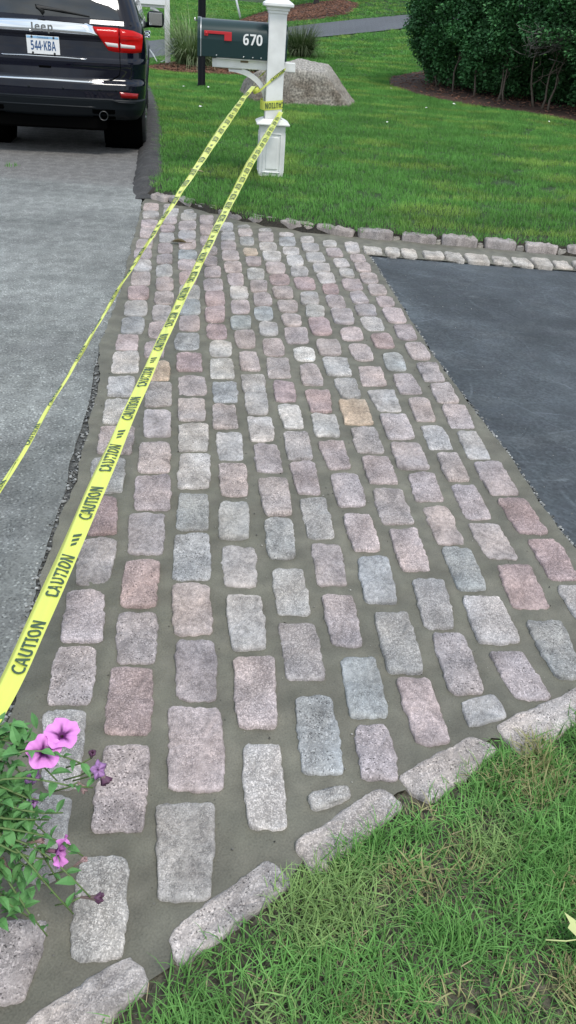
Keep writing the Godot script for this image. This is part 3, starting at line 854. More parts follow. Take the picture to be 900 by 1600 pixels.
func make_apron() -> void:
	var apron := setting("sett_apron")
	var poly := broken(line(apron_left), 0.04, 0.010)
	poly.append_array(line([[-0.44, -0.455], [-0.31, -0.555], [-0.17, -0.680], [-0.125, -0.715], [0.055, -0.880], [0.095, -0.94], [0.28, -1.10], [0.34, -1.125], [0.51, -1.27], [0.57, -1.272], [0.80, -1.44], [1.5, -1.92]]))
	var dl := line(drive_left)
	dl.reverse()
	poly.append_array(broken(dl, 0.05, 0.006))
	poly.append_array(line([[0.40, -5.43], [2.0, -5.45], [5.0, -5.60], [5.0, -5.9], [2.07, -5.82], [0.95, -5.90], [0.34, -5.93], [0.0, -5.98], [-0.25, -6.09], [-0.5, -6.17], [-0.74, -6.34], [-0.95, -6.50], [-1.15, -6.62], [-1.34, -6.72]]))
	var bed_y := func(p: Vector2) -> float: return 0.006 + 0.0035 * fine.get_noise_2d(p.x * 420, p.y * 420)
	var bed_tint := func(p: Vector2) -> Color:
		var k := 1.0 + 0.16 * fine.get_noise_2d(p.x * 140, p.y * 140) + 0.10 * fine.get_noise_2d(p.x * 900, p.y * 900)
		return Color(0.205, 0.195, 0.154) * k
	obj("mortar_bed", sheet(poly, 0.045, bed_y, bed_tint), M.mortar, apron)
	for s in setts:
		var t = TONES[s[0]]
		var near: bool = s[2] > -3600
		var k := rng.randf_range(0.85, 1.06)
		var tone := Color(t[0] * k + jit(0.012), t[1] * k, t[2] * k + jit(0.012))
		var quad_ := PackedVector2Array([mm(s[1], s[2]), mm(s[3], s[4]), mm(s[5], s[6]), mm(s[7], s[8])])
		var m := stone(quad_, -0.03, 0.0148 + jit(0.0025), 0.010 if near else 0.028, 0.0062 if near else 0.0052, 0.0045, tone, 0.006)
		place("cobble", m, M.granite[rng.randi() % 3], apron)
	# long stones laid end to end along the near lawn
	var border := setting("border_kerb")
	for s in border_stones:
		var q := PackedVector2Array([mm(s[0], s[1]), mm(s[2], s[3]), mm(s[4], s[5]), mm(s[6], s[7])])
		place("kerb_stone", stone(q, -0.06, 0.015, 0.011, 0.006, 0.006, Color(0.60, 0.535, 0.505), 0.007), M.granite[rng.randi() % 3], border)
	# upright kerb stones along the back lawn
	var kerb := setting("back_kerb")
	var ks := [[-1.31, -6.64, -1.17, -6.53], [-1.15, -6.56, -0.95, -6.45], [-0.93, -6.45, -0.75, -6.30], [-0.73, -6.29, -0.52, -6.12], [-0.495, -6.13, -0.265, -6.04], [-0.235, -6.05, -0.005, -5.93], [0.03, -5.95, 0.305, -5.88], [0.345, -5.90, 0.59, -5.87], [0.66, -5.90, 0.90, -5.86], [0.955, -5.88, 1.205, -5.86], [1.265, -5.89, 1.49, -5.87], [1.565, -5.90, 1.80, -5.89], [1.88, -5.92, 2.12, -5.93], [2.17, -5.95, 2.42, -5.97], [2.47, -5.98, 2.71, -6.0], [2.77, -6.01, 3.0, -6.03]]
	for k in ks.size():
		var s = ks[k]
		var a := Vector2(s[0], s[1])
		var b := Vector2(s[2], s[3])
		var side := (b - a).orthogonal().normalized()
		if side.y > 0:
			side = -side
		var wdt := 0.10
		var high := 0.040 if k < 4 else (0.045 if k < 6 else 0.054)
		var q := PackedVector2Array([a + side * wdt, b + side * wdt, b, a])
		var t := rng.randf_range(0.85, 1.12)
		place("kerb_stone", stone(q, -0.05, high + jit(0.008), 0.025, 0.010, 0.010, Color(0.47 * t, 0.415 * t, 0.395 * t), 0.012), M.granite[rng.randi() % 3], kerb)
		if k >= 7 and k < ks.size() - 1:
			var nx = ks[k + 1]
			var c := Vector2(nx[0], nx[1])
			var q2 := PackedVector2Array([b + side * 0.07 + Vector2(0.006, 0), c + side * 0.07 - Vector2(0.006, 0), c - Vector2(0.006, 0.012), b + Vector2(0.006, -0.012)])
			place("wedge_stone", stone(q2, -0.05, high - 0.03, 0.015, 0.004, 0.008, Color(0.40, 0.37, 0.33), 0.006), M.granite[rng.randi() % 3], kerb)
	# a row of small setts in front of them, along the driveway
	x_row(kerb)

func x_row(kerb: Node3D) -> void:
	var x := 0.375
	while x < 2.9:
		var w := rng.randf_range(0.09, 0.165)
		var z := -5.44 - maxf(0.0, x - 1.3) * 0.045
		var d := rng.randf_range(0.16, 0.2)
		var q := PackedVector2Array([Vector2(x + jit(0.01), z - d), Vector2(x + w + jit(0.01), z - d - 0.005), Vector2(x + w + jit(0.012), z + jit(0.015)), Vector2(x + jit(0.012), z + jit(0.015))])
		var t := rng.randf_range(0.9, 1.15)
		place("small_sett", stone(q, -0.03, 0.022 + jit(0.005), 0.02, 0.008, 0.007, Color(0.60 * t, 0.545 * t, 0.49 * t), 0.006), M.granite[rng.randi() % 3], kerb)
		x += w + rng.randf_range(0.012, 0.035)

# ---------------------------------------------------------------- mailbox
func make_mailbox() -> void:
	var t := thing("mailbox", "dark green mailbox numbered 670 on a panelled white post with caution tape", "mailbox", Vector3(-0.415, 0.03, -7.85), deg_to_rad(7.0))
	var st := start()
	box(st, Vector3(0, 0.21, 0), Vector3(0.225, 0.46, 0.225), 0.004)
	obj("post_base", st, M.white, t)
	# a raised panel in a recessed moulding on the four faces of the base
	for k in 4:
		var turn := Basis(Vector3.UP, k * PI / 2)
		st = start()
		var w := 0.155
		var lo := 0.055
		var hi := 0.375
		for e in [[Vector3(0, lo, 0), Vector3(w + 0.012, 0.012, 0.010)], [Vector3(0, hi, 0), Vector3(w + 0.012, 0.012, 0.010)], [Vector3(-w / 2, (lo + hi) / 2, 0), Vector3(0.012, hi - lo - 0.012, 0.010)], [Vector3(w / 2, (lo + hi) / 2, 0), Vector3(0.012, hi - lo - 0.012, 0.010)]]:
			box(st, turn * (e[0] + Vector3(0, 0, 0.1145)), e[1], 0.004, turn)
		box(st, turn * Vector3(0, (lo + hi) / 2, 0.1135), Vector3(w - 0.045, hi - lo - 0.05, 0.012), 0.0055, turn)
		obj("panel", st, M.white, t)
	# the sloping collar where the slim post rises from the base
	st = start()
	st.set_smooth_group(-1)
	var rings := [[0.110, 0.438], [0.140, 0.444], [0.147, 0.449], [0.147, 0.457], [0.130, 0.468], [0.086, 0.490], [0.080, 0.491]]
	square_rings(st, rings)
	obj("base_collar", st, M.white, t)
	st = start()
	box(st, Vector3(0, 0.89, 0), Vector3(0.148, 0.84, 0.148), 0.004)
	obj("post", st, M.white, t)
	st = start()
	square_rings(st, [[0.075, 1.285], [0.082, 1.287], [0.082, 1.305], [0.093, 1.309], [0.093, 1.325], [0.104, 1.332], [0.122, 1.336], [0.124, 1.341], [0.124, 1.356], [0.118, 1.362], [0.02, 1.425], [0.0, 1.428]])
	obj("post_cap", st, M.white, t)
	st = start()
	box(st, Vector3(-0.185, 0.895, -0.03), Vector3(0.72, 0.07, 0.09), 0.004)
	obj("arm", st, M.white, t)
	st = start()
	box(st, Vector3(-0.26, 0.932, -0.05), Vector3(0.50, 0.012, 0.20), 0.003)
	obj("mounting_board", st, M.white, t)
	st = start()
	box(st, Vector3(-0.27, 0.925, 0.022), Vector3(0.065, 0.032, 0.012), 0.002)
	obj("mounting_plate", st, M.tan, t)
	# the curved brace
	st = start()
	var arc := []
	for k in 13:
		var a := k / 12.0 * PI / 2
		arc.append(Vector3(-0.07 - 0.33 * (1.0 - sin(a)), 0.62 + 0.235 * (1.0 - (1.0 - cos(a)) ), 0))
	var pts := []
	for k in 13:
		var s := k / 12.0
		var a := s * PI / 2
		pts.append(Vector3(-0.40 + 0.33 * sin(a), 0.855 - 0.23 * (1.0 - cos(a)), -0.02))
	for k in 12:
		var d0: Vector3 = (pts[mini(k + 1, 12)] - pts[maxi(k - 1, 0)]).normalized()
		var d1: Vector3 = (pts[mini(k + 2, 12)] - pts[k]).normalized()
		var n0 := Vector3(-d0.y, d0.x, 0) * 0.021
		var n1 := Vector3(-d1.y, d1.x, 0) * 0.021
		var z := Vector3(0, 0, 0.022)
		var p0: Vector3 = pts[k]
		var p1: Vector3 = pts[k + 1]
		st.set_smooth_group(1)
		quad(st, p0 + n0 - z, p0 + n0 + z, p1 + n1 + z, p1 + n1 - z)
		st.set_smooth_group(2)
		quad(st, p0 - n0 - z, p0 - n0 + z, p1 - n1 + z, p1 - n1 - z)
		st.set_smooth_group(-1)
		quad(st, p0 - n0 + z, p0 + n0 + z, p1 + n1 + z, p1 - n1 + z)
		quad(st, p0 - n0 - z, p0 + n0 - z, p1 + n1 - z, p1 - n1 - z)
	box(st, Vector3(-0.345, 0.853, -0.02), Vector3(0.12, 0.016, 0.044), 0.003)
	box(st, Vector3(-0.082, 0.655, -0.02), Vector3(0.018, 0.10, 0.044), 0.003)
	obj("brace", st, M.white, t)
	# the box itself: flat floor, upright sides, round top
	st = start()
	var shape := []
	for k in 17:
		var a := PI * k / 16
		shape.append(Vector2(cos(a) * 0.142, 0.128 + sin(a) * 0.148))
	shape.append(Vector2(-0.142, 0.003))
	shape.append(Vector2(-0.138, 0.0))
	shape.append(Vector2(0.138, 0.0))
	shape.append(Vector2(0.142, 0.003))
	var at := Vector3(-0.66, 0.938, -0.075)
	extrude_x(st, shape, at, 0.75, 1.0)
	obj("mailbox_body", st, M.boxgreen, t)
	st = start()
	extrude_x(st, shape, at + Vector3(-0.012, -0.002, 0), 0.026, 1.035)
	var door := obj("door", st, M.boxgreen, t)
	st = start()
	extrude_x(st, shape, at + Vector3(0.014, -0.001, 0), 0.006, 1.02)
	obj("door_rim", st, M.steel, door)
	st = start()
	tube(st, [at + Vector3(-0.012, 0.25, 0), at + Vector3(-0.035, 0.255, 0), at + Vector3(-0.035, 0.275, 0)], [0.006], 6)
	obj("latch", st, M.steel, door)
	# the flag, lying flat along the side
	var fz := at.z + 0.142
	st = start()
	box(st, Vector3(-0.50, 1.118, fz + 0.007), Vector3(0.23, 0.022, 0.006), 0.002)
	box(st, Vector3(-0.415, 1.094, fz + 0.007), Vector3(0.062, 0.062, 0.005), 0.002)
	box(st, Vector3(-0.598, 1.106, fz + 0.007), Vector3(0.03, 0.032, 0.005), 0.002)
	var flag := obj("flag", st, M.red, t)
	st = start()
	lathe(st, [Vector2(0, 0.016), Vector2(0.008, 0.016), Vector2(0.010, 0.012), Vector2(0.010, 0.0)], 10, Vector3(-0.597, 1.110, fz), Basis(Vector3.RIGHT, PI / 2))
	obj("rivet", st, M.red, flag)
	for x in [-0.51, -0.28, -0.20, -0.13]:
		st = start()
		lathe(st, [Vector2(0, 0.004), Vector2(0.005, 0.003), Vector2(0.006, 0.0)], 8, Vector3(x, 0.952, fz), Basis(Vector3.RIGHT, PI / 2))
		obj("screw", st, M.steel, t)
	var num := place("number", lettering("670", 0.080, 0.002, 600), M.signwhite, t, Vector3(-0.205, 1.082, fz + 0.0015))
	num.scale = Vector3(0.92, 1, 1)

func square_rings(st: SurfaceTool, rings: Array) -> void:
	st.set_smooth_group(-1)
	for i in rings.size() - 1:
		var a = rings[i]
		var b = rings[i + 1]
		for k in 4:
			var u := Vector2.from_angle(PI / 4 + k * PI / 2) * sqrt(2.0)
			var v := Vector2.from_angle(PI / 4 + (k + 1) * PI / 2) * sqrt(2.0)
			quad(st, Vector3(u.x * a[0], a[1], u.y * a[0]), Vector3(v.x * a[0], a[1], v.y * a[0]), Vector3(v.x * b[0], b[1], v.y * b[0]), Vector3(u.x * b[0], b[1], u.y * b[0]))

# a (z, y) outline swept along +x
func extrude_x(st: SurfaceTool, shape: Array, at: Vector3, length: float, grow: float) -> void:
	var n := shape.size()
	for k in n:
		var a: Vector2 = shape[k] * grow
		var b: Vector2 = shape[(k + 1) % n] * grow
		st.set_smooth_group(1 if k < 17 else -1)
		quad(st, at + Vector3(0, a.y, a.x), at + Vector3(length, a.y, a.x), at + Vector3(length, b.y, b.x), at + Vector3(0, b.y, b.x))
		st.set_smooth_group(-1)
		for x in [0.0, length]:
			triangle(st, at + Vector3(x, 0.1, 0), at + Vector3(x, a.y, a.x), at + Vector3(x, b.y, b.x))
	st.set_smooth_group(0)

# ---------------------------------------------------------------- caution tape
# path rows: x, y, z, visible width; the tape is folded into a shallow channel along a crease
func tape_frame(path: Array, s: float) -> Array:
	var n := path.size()
	var f := clampf(s, 0.0, 1.0) * (n - 1)
	var i := mini(int(f), n - 2)
	var u := f - i
	var p := []
	for k in [i - 1, i, i + 1, i + 2]:
		var r = path[clampi(k, 0, n - 1)]
		p.append(Vector3(r[0], r[1], r[2]))
	var at: Vector3 = p[1].cubic_interpolate(p[2], p[0], p[3], u)
	var d: Vector3 = p[1].cubic_interpolate(p[2], p[0], p[3], minf(u + 0.02, 1.0)) - p[1].cubic_interpolate(p[2], p[0], p[3], maxf(u - 0.02, 0.0))
	d = d.normalized()
	var w: float = lerpf(path[i][3], path[i + 1][3], u)
	return [at, d, w]

func tape_point(path: Array, s: float, across: float, tilt: Callable, crease: float, lift := 0.0) -> Vector3:
	var f := tape_frame(path, s)
	var d: Vector3 = f[1]
	var side := d.cross(Vector3.UP).normalized()
	var up := side.cross(d).normalized()
	var a: float = tilt.call(s)
	var su := side * cos(a) + up * sin(a)
	var nu := up * cos(a) - side * sin(a)
	var w: float = f[2]
	# the channel: a broad flap, then the rest of the width folded down past the crease
	var drop: float = maxf(0.0, across - crease) * w * 1.7 + 0.10 * w * across * across
	return f[0] + su * across * w + nu * (lift - drop + 0.002 * sin(s * 90.0 + across * 9.0) + 0.03 * w * fine.get_noise_2d(s * 2200.0, across * 12.0))

func tape_band(path: Array, tilt: Callable, crease: float, parent: Node3D, called := "band") -> void:
	var st := start()
	var rows := []
	var n := 420
	var cross := [-0.5, -0.4, -0.3, -0.2, -0.1, 0.0, 0.1, crease - 0.04, crease + 0.02, 0.38, 0.5]
	for i in n + 1:
		var row := []
		for a in cross:
			row.append(tape_point(path, float(i) / n, a, tilt, crease))
		rows.append(row)
	for i in n:
		for k in cross.size() - 1:
			quad(st, rows[i][k], rows[i + 1][k], rows[i + 1][k + 1], rows[i][k + 1])
	obj(called, st, M.tape, parent)

# printed words laid along the tape: each word is flattened lettering bent to follow it
func tape_words(path: Array, tilt: Callable, crease: float, length: float, parent: Node3D, words: Array, centre := -0.12, tall := 0.58, flip := 1.0) -> void:
	var t := lettering("CAUTION", 1.0, 0.0, 700)
	var ar := t.get_mesh_arrays() if t.has_method("get_mesh_arrays") else t.surface_get_arrays(0)
	var vs: PackedVector3Array = ar[Mesh.ARRAY_VERTEX]
	var ix: PackedInt32Array = ar[Mesh.ARRAY_INDEX] if ar[Mesh.ARRAY_INDEX] != null else PackedInt32Array(range(vs.size()))
	var lo := vs[0]
	var hi := vs[0]
	for v in vs:
		lo = lo.min(v)
		hi = hi.max(v)
	var st := start()
	for w in words:
		var half: float = w[1] / length / 2.0
		for k in ix:
			var v := vs[k]
			var u := (v.x - lo.x) / (hi.x - lo.x) * 2.0 - 1.0
			var q := (v.y - lo.y) / (hi.y - lo.y) - 0.5
			st.add_vertex(tape_point(path, w[0] - u * half * flip, centre + q * tall, tilt, crease, 0.0024))
	# a small mark of slanted bars between the words
	for i in words.size() - 1:
		if i % 2 == 1:
			var mid: float = (words[i][0] + words[i + 1][0]) / 2.0
			for b in 3:
				var s0: float = mid + (b - 1) * 0.016 / length
				var h0 := 0.16 - 0.03 * b
				var p := []
				for c in [[0.0, -h0], [0.009 / length, -h0], [0.022 / length, h0], [0.013 / length, h0]]:
					p.append(tape_point(path, s0 + c[0], centre + c[1], tilt, crease, 0.0012))
				quad(st, p[0], p[1], p[2], p[3])
	obj("printed_words", st, M.tapeink, parent)

func path_length(path: Array) -> float:
	var l := 0.0
	for i in path.size() - 1:
		l += Vector3(path[i][0], path[i][1], path[i][2]).distance_to(Vector3(path[i + 1][0], path[i + 1][1], path[i + 1][2]))
	return l

func resample(path: Array, n: int) -> Array:
	var total := path_length(path)
	var out := []
	var run := 0.0
	var i := 0
	for k in n:
		var want := total * k / (n - 1)
		while i < path.size() - 2:
			var d := Vector3(path[i][0], path[i][1], path[i][2]).distance_to(Vector3(path[i + 1][0], path[i + 1][1], path[i + 1][2]))
			if run + d >= want:
				break
			run += d
			i += 1
		var a = path[i]
		var b = path[i + 1]
		var dd := Vector3(a[0], a[1], a[2]).distance_to(Vector3(b[0], b[1], b[2]))
		var u := clampf((want - run) / maxf(dd, 0.001), 0.0, 1.0)
		out.append([lerpf(a[0], b[0], u), lerpf(a[1], b[1], u), lerpf(a[2], b[2], u), lerpf(a[3], b[3], u)])
	return out

func make_tapes() -> void:
	var post := Transform3D(Basis(Vector3.UP, deg_to_rad(7.0)), Vector3(-0.415, 0.03, -7.85))
	# the nearer length, from the right side of the post to the planter
	var a := thing("caution_tape", "wide yellow caution tape stretched low from the right side of the mailbox post", "caution tape", Vector3.ZERO, 0.0, "caution tapes closing off the fresh setts")
	var path := resample([[-0.345, 0.585, -7.78, 0.052], [-0.372, 0.55, -7.2, 0.053], [-0.405, 0.515, -6.3, 0.052], [-0.428, 0.50, -5.695, 0.051], [-0.453, 0.47, -4.12, 0.052], [-0.462, 0.45, -3.272, 0.050], [-0.469, 0.435, -2.7, 0.050], [-0.468, 0.42, -2.206, 0.050], [-0.468, 0.41, -1.96, 0.051], [-0.466, 0.40, -1.675, 0.053], [-0.461, 0.395, -1.44, 0.050], [-0.457, 0.39, -1.198, 0.044], [-0.457, 0.385, -1.038, 0.042], [-0.460, 0.38, -0.933, 0.042], [-0.50, 0.33, -0.80, 0.040]], 44)
	var tilt := func(s: float) -> float: return 0.08 + 0.30 * sin(s * 7.0)
	tape_band(path, tilt, 0.26, a)
	var length := path_length(path)
	var words := []
	var d := 0.35
	var k := 0
	while d < length - 0.25:
		words.append([d / length, 0.135])
		d += 0.205 if k % 2 == 0 else 0.27
		k += 1
	words.reverse()
	tape_words(path, tilt, 0.26, length, a, words)
	# its turn round the post
	var st := start()
	var hw := 0.0765
	var ring := [Vector3(0.0775, 0.575, 0.078), Vector3(-0.0785, 0.555, 0.0785), Vector3(-0.118, 0.56, 0.02), Vector3(-0.112, 0.565, -0.05), Vector3(-0.0785, 0.57, -0.0785), Vector3(0.0785, 0.585, -0.0785)]
	for i in ring.size():
		var p: Vector3 = ring[i]
		var q: Vector3 = ring[(i + 1) % ring.size()]
		for j in 3:
			var u0 := j / 3.0
			var y0 := Vector3(0, 0.072 * u0, 0)
			var y1 := Vector3(0, 0.072 * (u0 + 1 / 3.0), 0)
			quad(st, post * (p + y0), post * (q + y0), post * (q + y1), post * (p + y1))
	obj("wrap", st, M.tape, a)
	var wm := place("wrap_word", lettering("CAUTION", 0.044, 0.0012, 700), M.tapeink, a)
	wm.transform = post * Transform3D(Basis(Vector3(0, 0, 1), deg_to_rad(4.0) + PI).scaled(Vector3(0.62, 1.0, 1)), Vector3(0.006, 0.601, 0.0802))
	# the farther length, from the brace to the planter
	var b := thing("caution_tape", "narrow twisted yellow caution tape running from the curved brace towards the street edge", "caution tape", Vector3.ZERO, 0.0, "caution tapes closing off the fresh setts")
	path = resample([[-0.60, 0.765, -7.80, 0.060], [-0.648, 0.71, -7.4, 0.060], [-0.655, 0.66, -6.2, 0.056], [-0.689, 0.58, -5.287, 0.052], [-0.712, 0.52, -4.54, 0.048], [-0.735, 0.46, -3.998, 0.044], [-0.744, 0.42, -3.48, 0.038], [-0.745, 0.40, -3.099, 0.029], [-0.739, 0.38, -2.709, 0.026], [-0.735, 0.36, -2.346, 0.026], [-0.733, 0.345, -2.069, 0.027], [-0.729, 0.335, -1.851, 0.028], [-0.728, 0.33, -1.69, 0.029], [-0.724, 0.32, -1.411, 0.030], [-0.66, 0.315, -0.95, 0.030]], 44)
	tilt = func(s: float) -> float: return -0.15 + 0.50 * sin(s * 6.5)
	tape_band(path, tilt, 0.22, b)
	length = path_length(path)
	words = []
	d = 0.30
	k = 0
	while d < length - 0.25:
		words.append([d / length, 0.12])
		d += 0.235 if k % 2 == 0 else 0.30
		k += 1
	words.reverse()
	tape_words(path, tilt, 0.22, length, b, words)
	# strap slanting across the post and knotted round the brace
	var strap := [[0.082, 0.875, 0.070, 0.03], [0.066, 0.868, 0.082, 0.034], [-0.02, 0.805, 0.083, 0.034], [-0.078, 0.755, 0.081, 0.030], [-0.115, 0.715, 0.055, 0.026], [-0.15, 0.69, 0.012, 0.022]]
	st = start()
	for i in strap.size() - 1:
		var r = strap[i]
		var q = strap[i + 1]
		var e := Vector3(0.008, 0.018, 0)
		quad(st, post * (Vector3(r[0], r[1], r[2]) - e * r[3] / 0.03), post * (Vector3(r[0], r[1], r[2]) + e * r[3] / 0.03), post * (Vector3(q[0], q[1], q[2]) + e * q[3] / 0.03), post * (Vector3(q[0], q[1], q[2]) - e * q[3] / 0.03))
	var strap2 := [Vector3(-0.185, 0.735, -0.01), Vector3(-0.16, 0.77, -0.045), Vector3(-0.12, 0.815, -0.055), Vector3(-0.085, 0.84, -0.06)]
	for i in 3:
		var e := Vector3(0.012, 0.018, 0.008)
		quad(st, post * (strap2[i] - e), post * (strap2[i] + e), post * (strap2[i + 1] + e), post * (strap2[i + 1] - e))
	obj("strap", st, M.tape, b)
	var knot := start()
	lathe(knot, [Vector2(0.030, -0.018), Vector2(0.033, -0.005), Vector2(0.032, 0.010), Vector2(0.029, 0.02)], 10, post * Vector3(-0.155, 0.70, -0.02), Basis(Vector3.UP, deg_to_rad(7.0)) * Basis(Vector3(0, 0, 1), 0.6))
	obj("knot", knot, M.tape, b)
	wm = place("strap_word", lettering("CAUTION", 0.024, 0.001, 700), M.tapeink, b)
	wm.transform = post * Transform3D(Basis(Vector3(0, 0, 1), atan2(0.063, 0.086)).scaled(Vector3(0.95, 1.0, 1)), Vector3(0.018, 0.834, 0.0842))

# ---------------------------------------------------------------- car
# body outline by height: [y, half width, rear z, front z, corner radius]
var body := [
	[0.33, 0.86, -0.16, -4.60, 0.20], [0.38, 0.90, -0.06, -4.70, 0.22], [0.44, 0.925, -0.02, -4.78, 0.24], [0.52, 0.940, 0.0, -4.82, 0.26],
	[0.53, 0.935, -0.012, -4.82, 0.26], [0.60, 0.945, -0.010, -4.84, 0.27], [0.655, 0.950, -0.015, -4.84, 0.27], [0.675, 0.948, -0.040, -4.84, 0.27],
	[0.70, 0.948, -0.075, -4.84, 0.26], [0.80, 0.958, -0.080, -4.82, 0.26], [0.86, 0.962, -0.078, -4.80, 0.26], [0.875, 0.962, -0.098, -4.80, 0.26],
	[0.95, 0.962, -0.105, -4.76, 0.26], [1.03, 0.955, -0.108, -4.60, 0.25], [1.05, 0.953, -0.098, -4.52, 0.25], [1.10, 0.945, -0.108, -4.20, 0.24],
	[1.15, 0.935, -0.125, -3.55, 0.24], [1.19, 0.918, -0.150, -3.45, 0.23]]
var cabin := [
	[1.19, 0.918, -0.150, -3.45, 0.23], [1.30, 0.880, -0.200, -3.25, 0.22], [1.42, 0.835, -0.265, -3.02, 0.21], [1.54, 0.785, -0.340, -2.78, 0.20], [1.62, 0.745, -0.385, -2.58, 0.20],
	[1.66, 0.715, -0.36, -2.45, 0.19], [1.70, 0.66, -0.42, -2.30, 0.18], [1.73, 0.56, -0.60, -2.15, 0.16], [1.745, 0.36, -0.95, -1.95, 0.12]]

func level(table: Array, y: float) -> Array:
	for i in table.size() - 1:
		if y <= table[i + 1][0]:
			var u := clampf((y - table[i][0]) / (table[i + 1][0] - table[i][0]), 0.0, 1.0)
			var o := []
			for k in 5:
				o.append(lerpf(table[i][k], table[i + 1][k], u))
			return o
	return table[-1]

# a point of the shell at a height, s metres round from the middle of the tail along the right side
func shell(table: Array, y: float, s: float, out := 0.0) -> Vector3:
	var l := level(table, y)
	var w: float = l[1] + out
	var r: float = l[4] + out
	var flat := w - r
	var bow := 0.07
	var sg := signf(s) if s != 0.0 else 1.0
	var t := absf(s)
	var zr: float = l[2] + out
	if t <= flat:
		return Vector3(sg * t, y, zr - bow * pow(t / flat, 2.0))
	t -= flat
	var a := t / r
	var lean := 0.20
	if a < PI / 2:
		return Vector3(sg * (flat + r * sin(a)), y, zr - bow - r * (1.0 - cos(a)) - lean * 0.0)
	return Vector3(sg * w, y, zr - bow - r - (t - r * PI / 2))

func loft(table: Array, y0: float, y1: float, skip_wheels: bool) -> SurfaceTool:
	var st := start()
	var ys := []
	for r in table:
		if r[0] >= y0 - 0.001 and r[0] <= y1 + 0.001:
			ys.append(r[0])
	if skip_wheels:
		var y := y0 + 0.03
		while y < y1:
			ys.append(y)
			y += 0.03
		ys.sort()
	var loops := []
	for y in ys:
		var l := level(table, y)
		var loop := []
		var w: float = l[1]
		var r: float = l[4]
		var flat := w - r
		var right := []
		for k in 9:
			right.append(shell(table, y, flat * k / 8.0))
		for k in range(1, 9):
			right.append(shell(table, y, flat + r * PI / 2 * k / 8.0))
		var z0: float = l[2] - 0.07 - r
		var z1: float = l[3] + 0.35
		for k in range(1, 61):
			var z := lerpf(z0, z1, k / 60.0)
			right.append(Vector3(w * (1.0 - 0.05 * pow(clampf((-z - 3.2) / 1.5, 0.0, 1.0), 2.0)), y, z))
		for k in range(1, 8):
			var a := k / 7.0 * PI / 2
			right.append(Vector3((w * 0.95 - 0.3) + 0.3 * cos(a), y, z1 - 0.27 * sin(a)))
		for k in range(1, 5):
			right.append(Vector3((w * 0.95 - 0.3) * (1.0 - k / 4.0), y, z1 - 0.27 - 0.08 * sin(k / 4.0 * PI / 2)))
		loop.append_array(right)
		for k in range(right.size() - 2, 0, -1):
			loop.append(Vector3(-right[k].x, right[k].y, right[k].z))
		loops.append(loop)
	for i in loops.size() - 1:
		var n: int = loops[i].size()
		for k in n:
			var j := (k + 1) % n
			var c: Vector3 = (loops[i][k] + loops[i + 1][j]) / 2.0
			if skip_wheels and absf(c.x) > 0.55:
				var skip := false
				for wz in [-0.90, -3.80]:
					if Vector2(c.z - wz, c.y - 0.375).length() < 0.425:
						skip = true
				if skip:
					continue
			quad(st, loops[i][k], loops[i + 1][k], loops[i + 1][j], loops[i][j])
	return st

func cap(st: SurfaceTool, table: Array, y: float) -> void:
	var l := level(table, y)
	quad(st, Vector3(-l[1] + 0.1, y, l[2] - 0.1), Vector3(l[1] - 0.1, y, l[2] - 0.1), Vector3(l[1] - 0.1, y, l[3] + 0.2), Vector3(-l[1] + 0.1, y, l[3] + 0.2))

# a patch of the shell between an upper and a lower line of (s, y), lifted off it
func patch(st: SurfaceTool, table: Array, top: Array, low: Array, out: float, rows := 6) -> void:
	var n := 20
	var grid := []
	for j in rows + 1:
		var row := []
		for i in n + 1:
			var a := _along(top, float(i) / n)
			var b := _along(low, float(i) / n)
			var p := a.lerp(b, float(j) / rows)
			var e := minf(minf(float(i), float(n - i)) * 0.8, minf(float(j), float(rows - j)))
			row.append(shell(table, p.y, p.x, out * (0.0 if e < 0.5 else 1.0)))
		grid.append(row)
	for j in rows:
		for i in n:
			quad(st, grid[j][i], grid[j][i + 1], grid[j + 1][i + 1], grid[j + 1][i])

func _along(pts: Array, u: float) -> Vector2:
	var f := u * (pts.size() - 1)
	var i := mini(int(f), pts.size() - 2)
	return Vector2(pts[i][0], pts[i][1]).lerp(Vector2(pts[i + 1][0], pts[i + 1][1]), f - i)

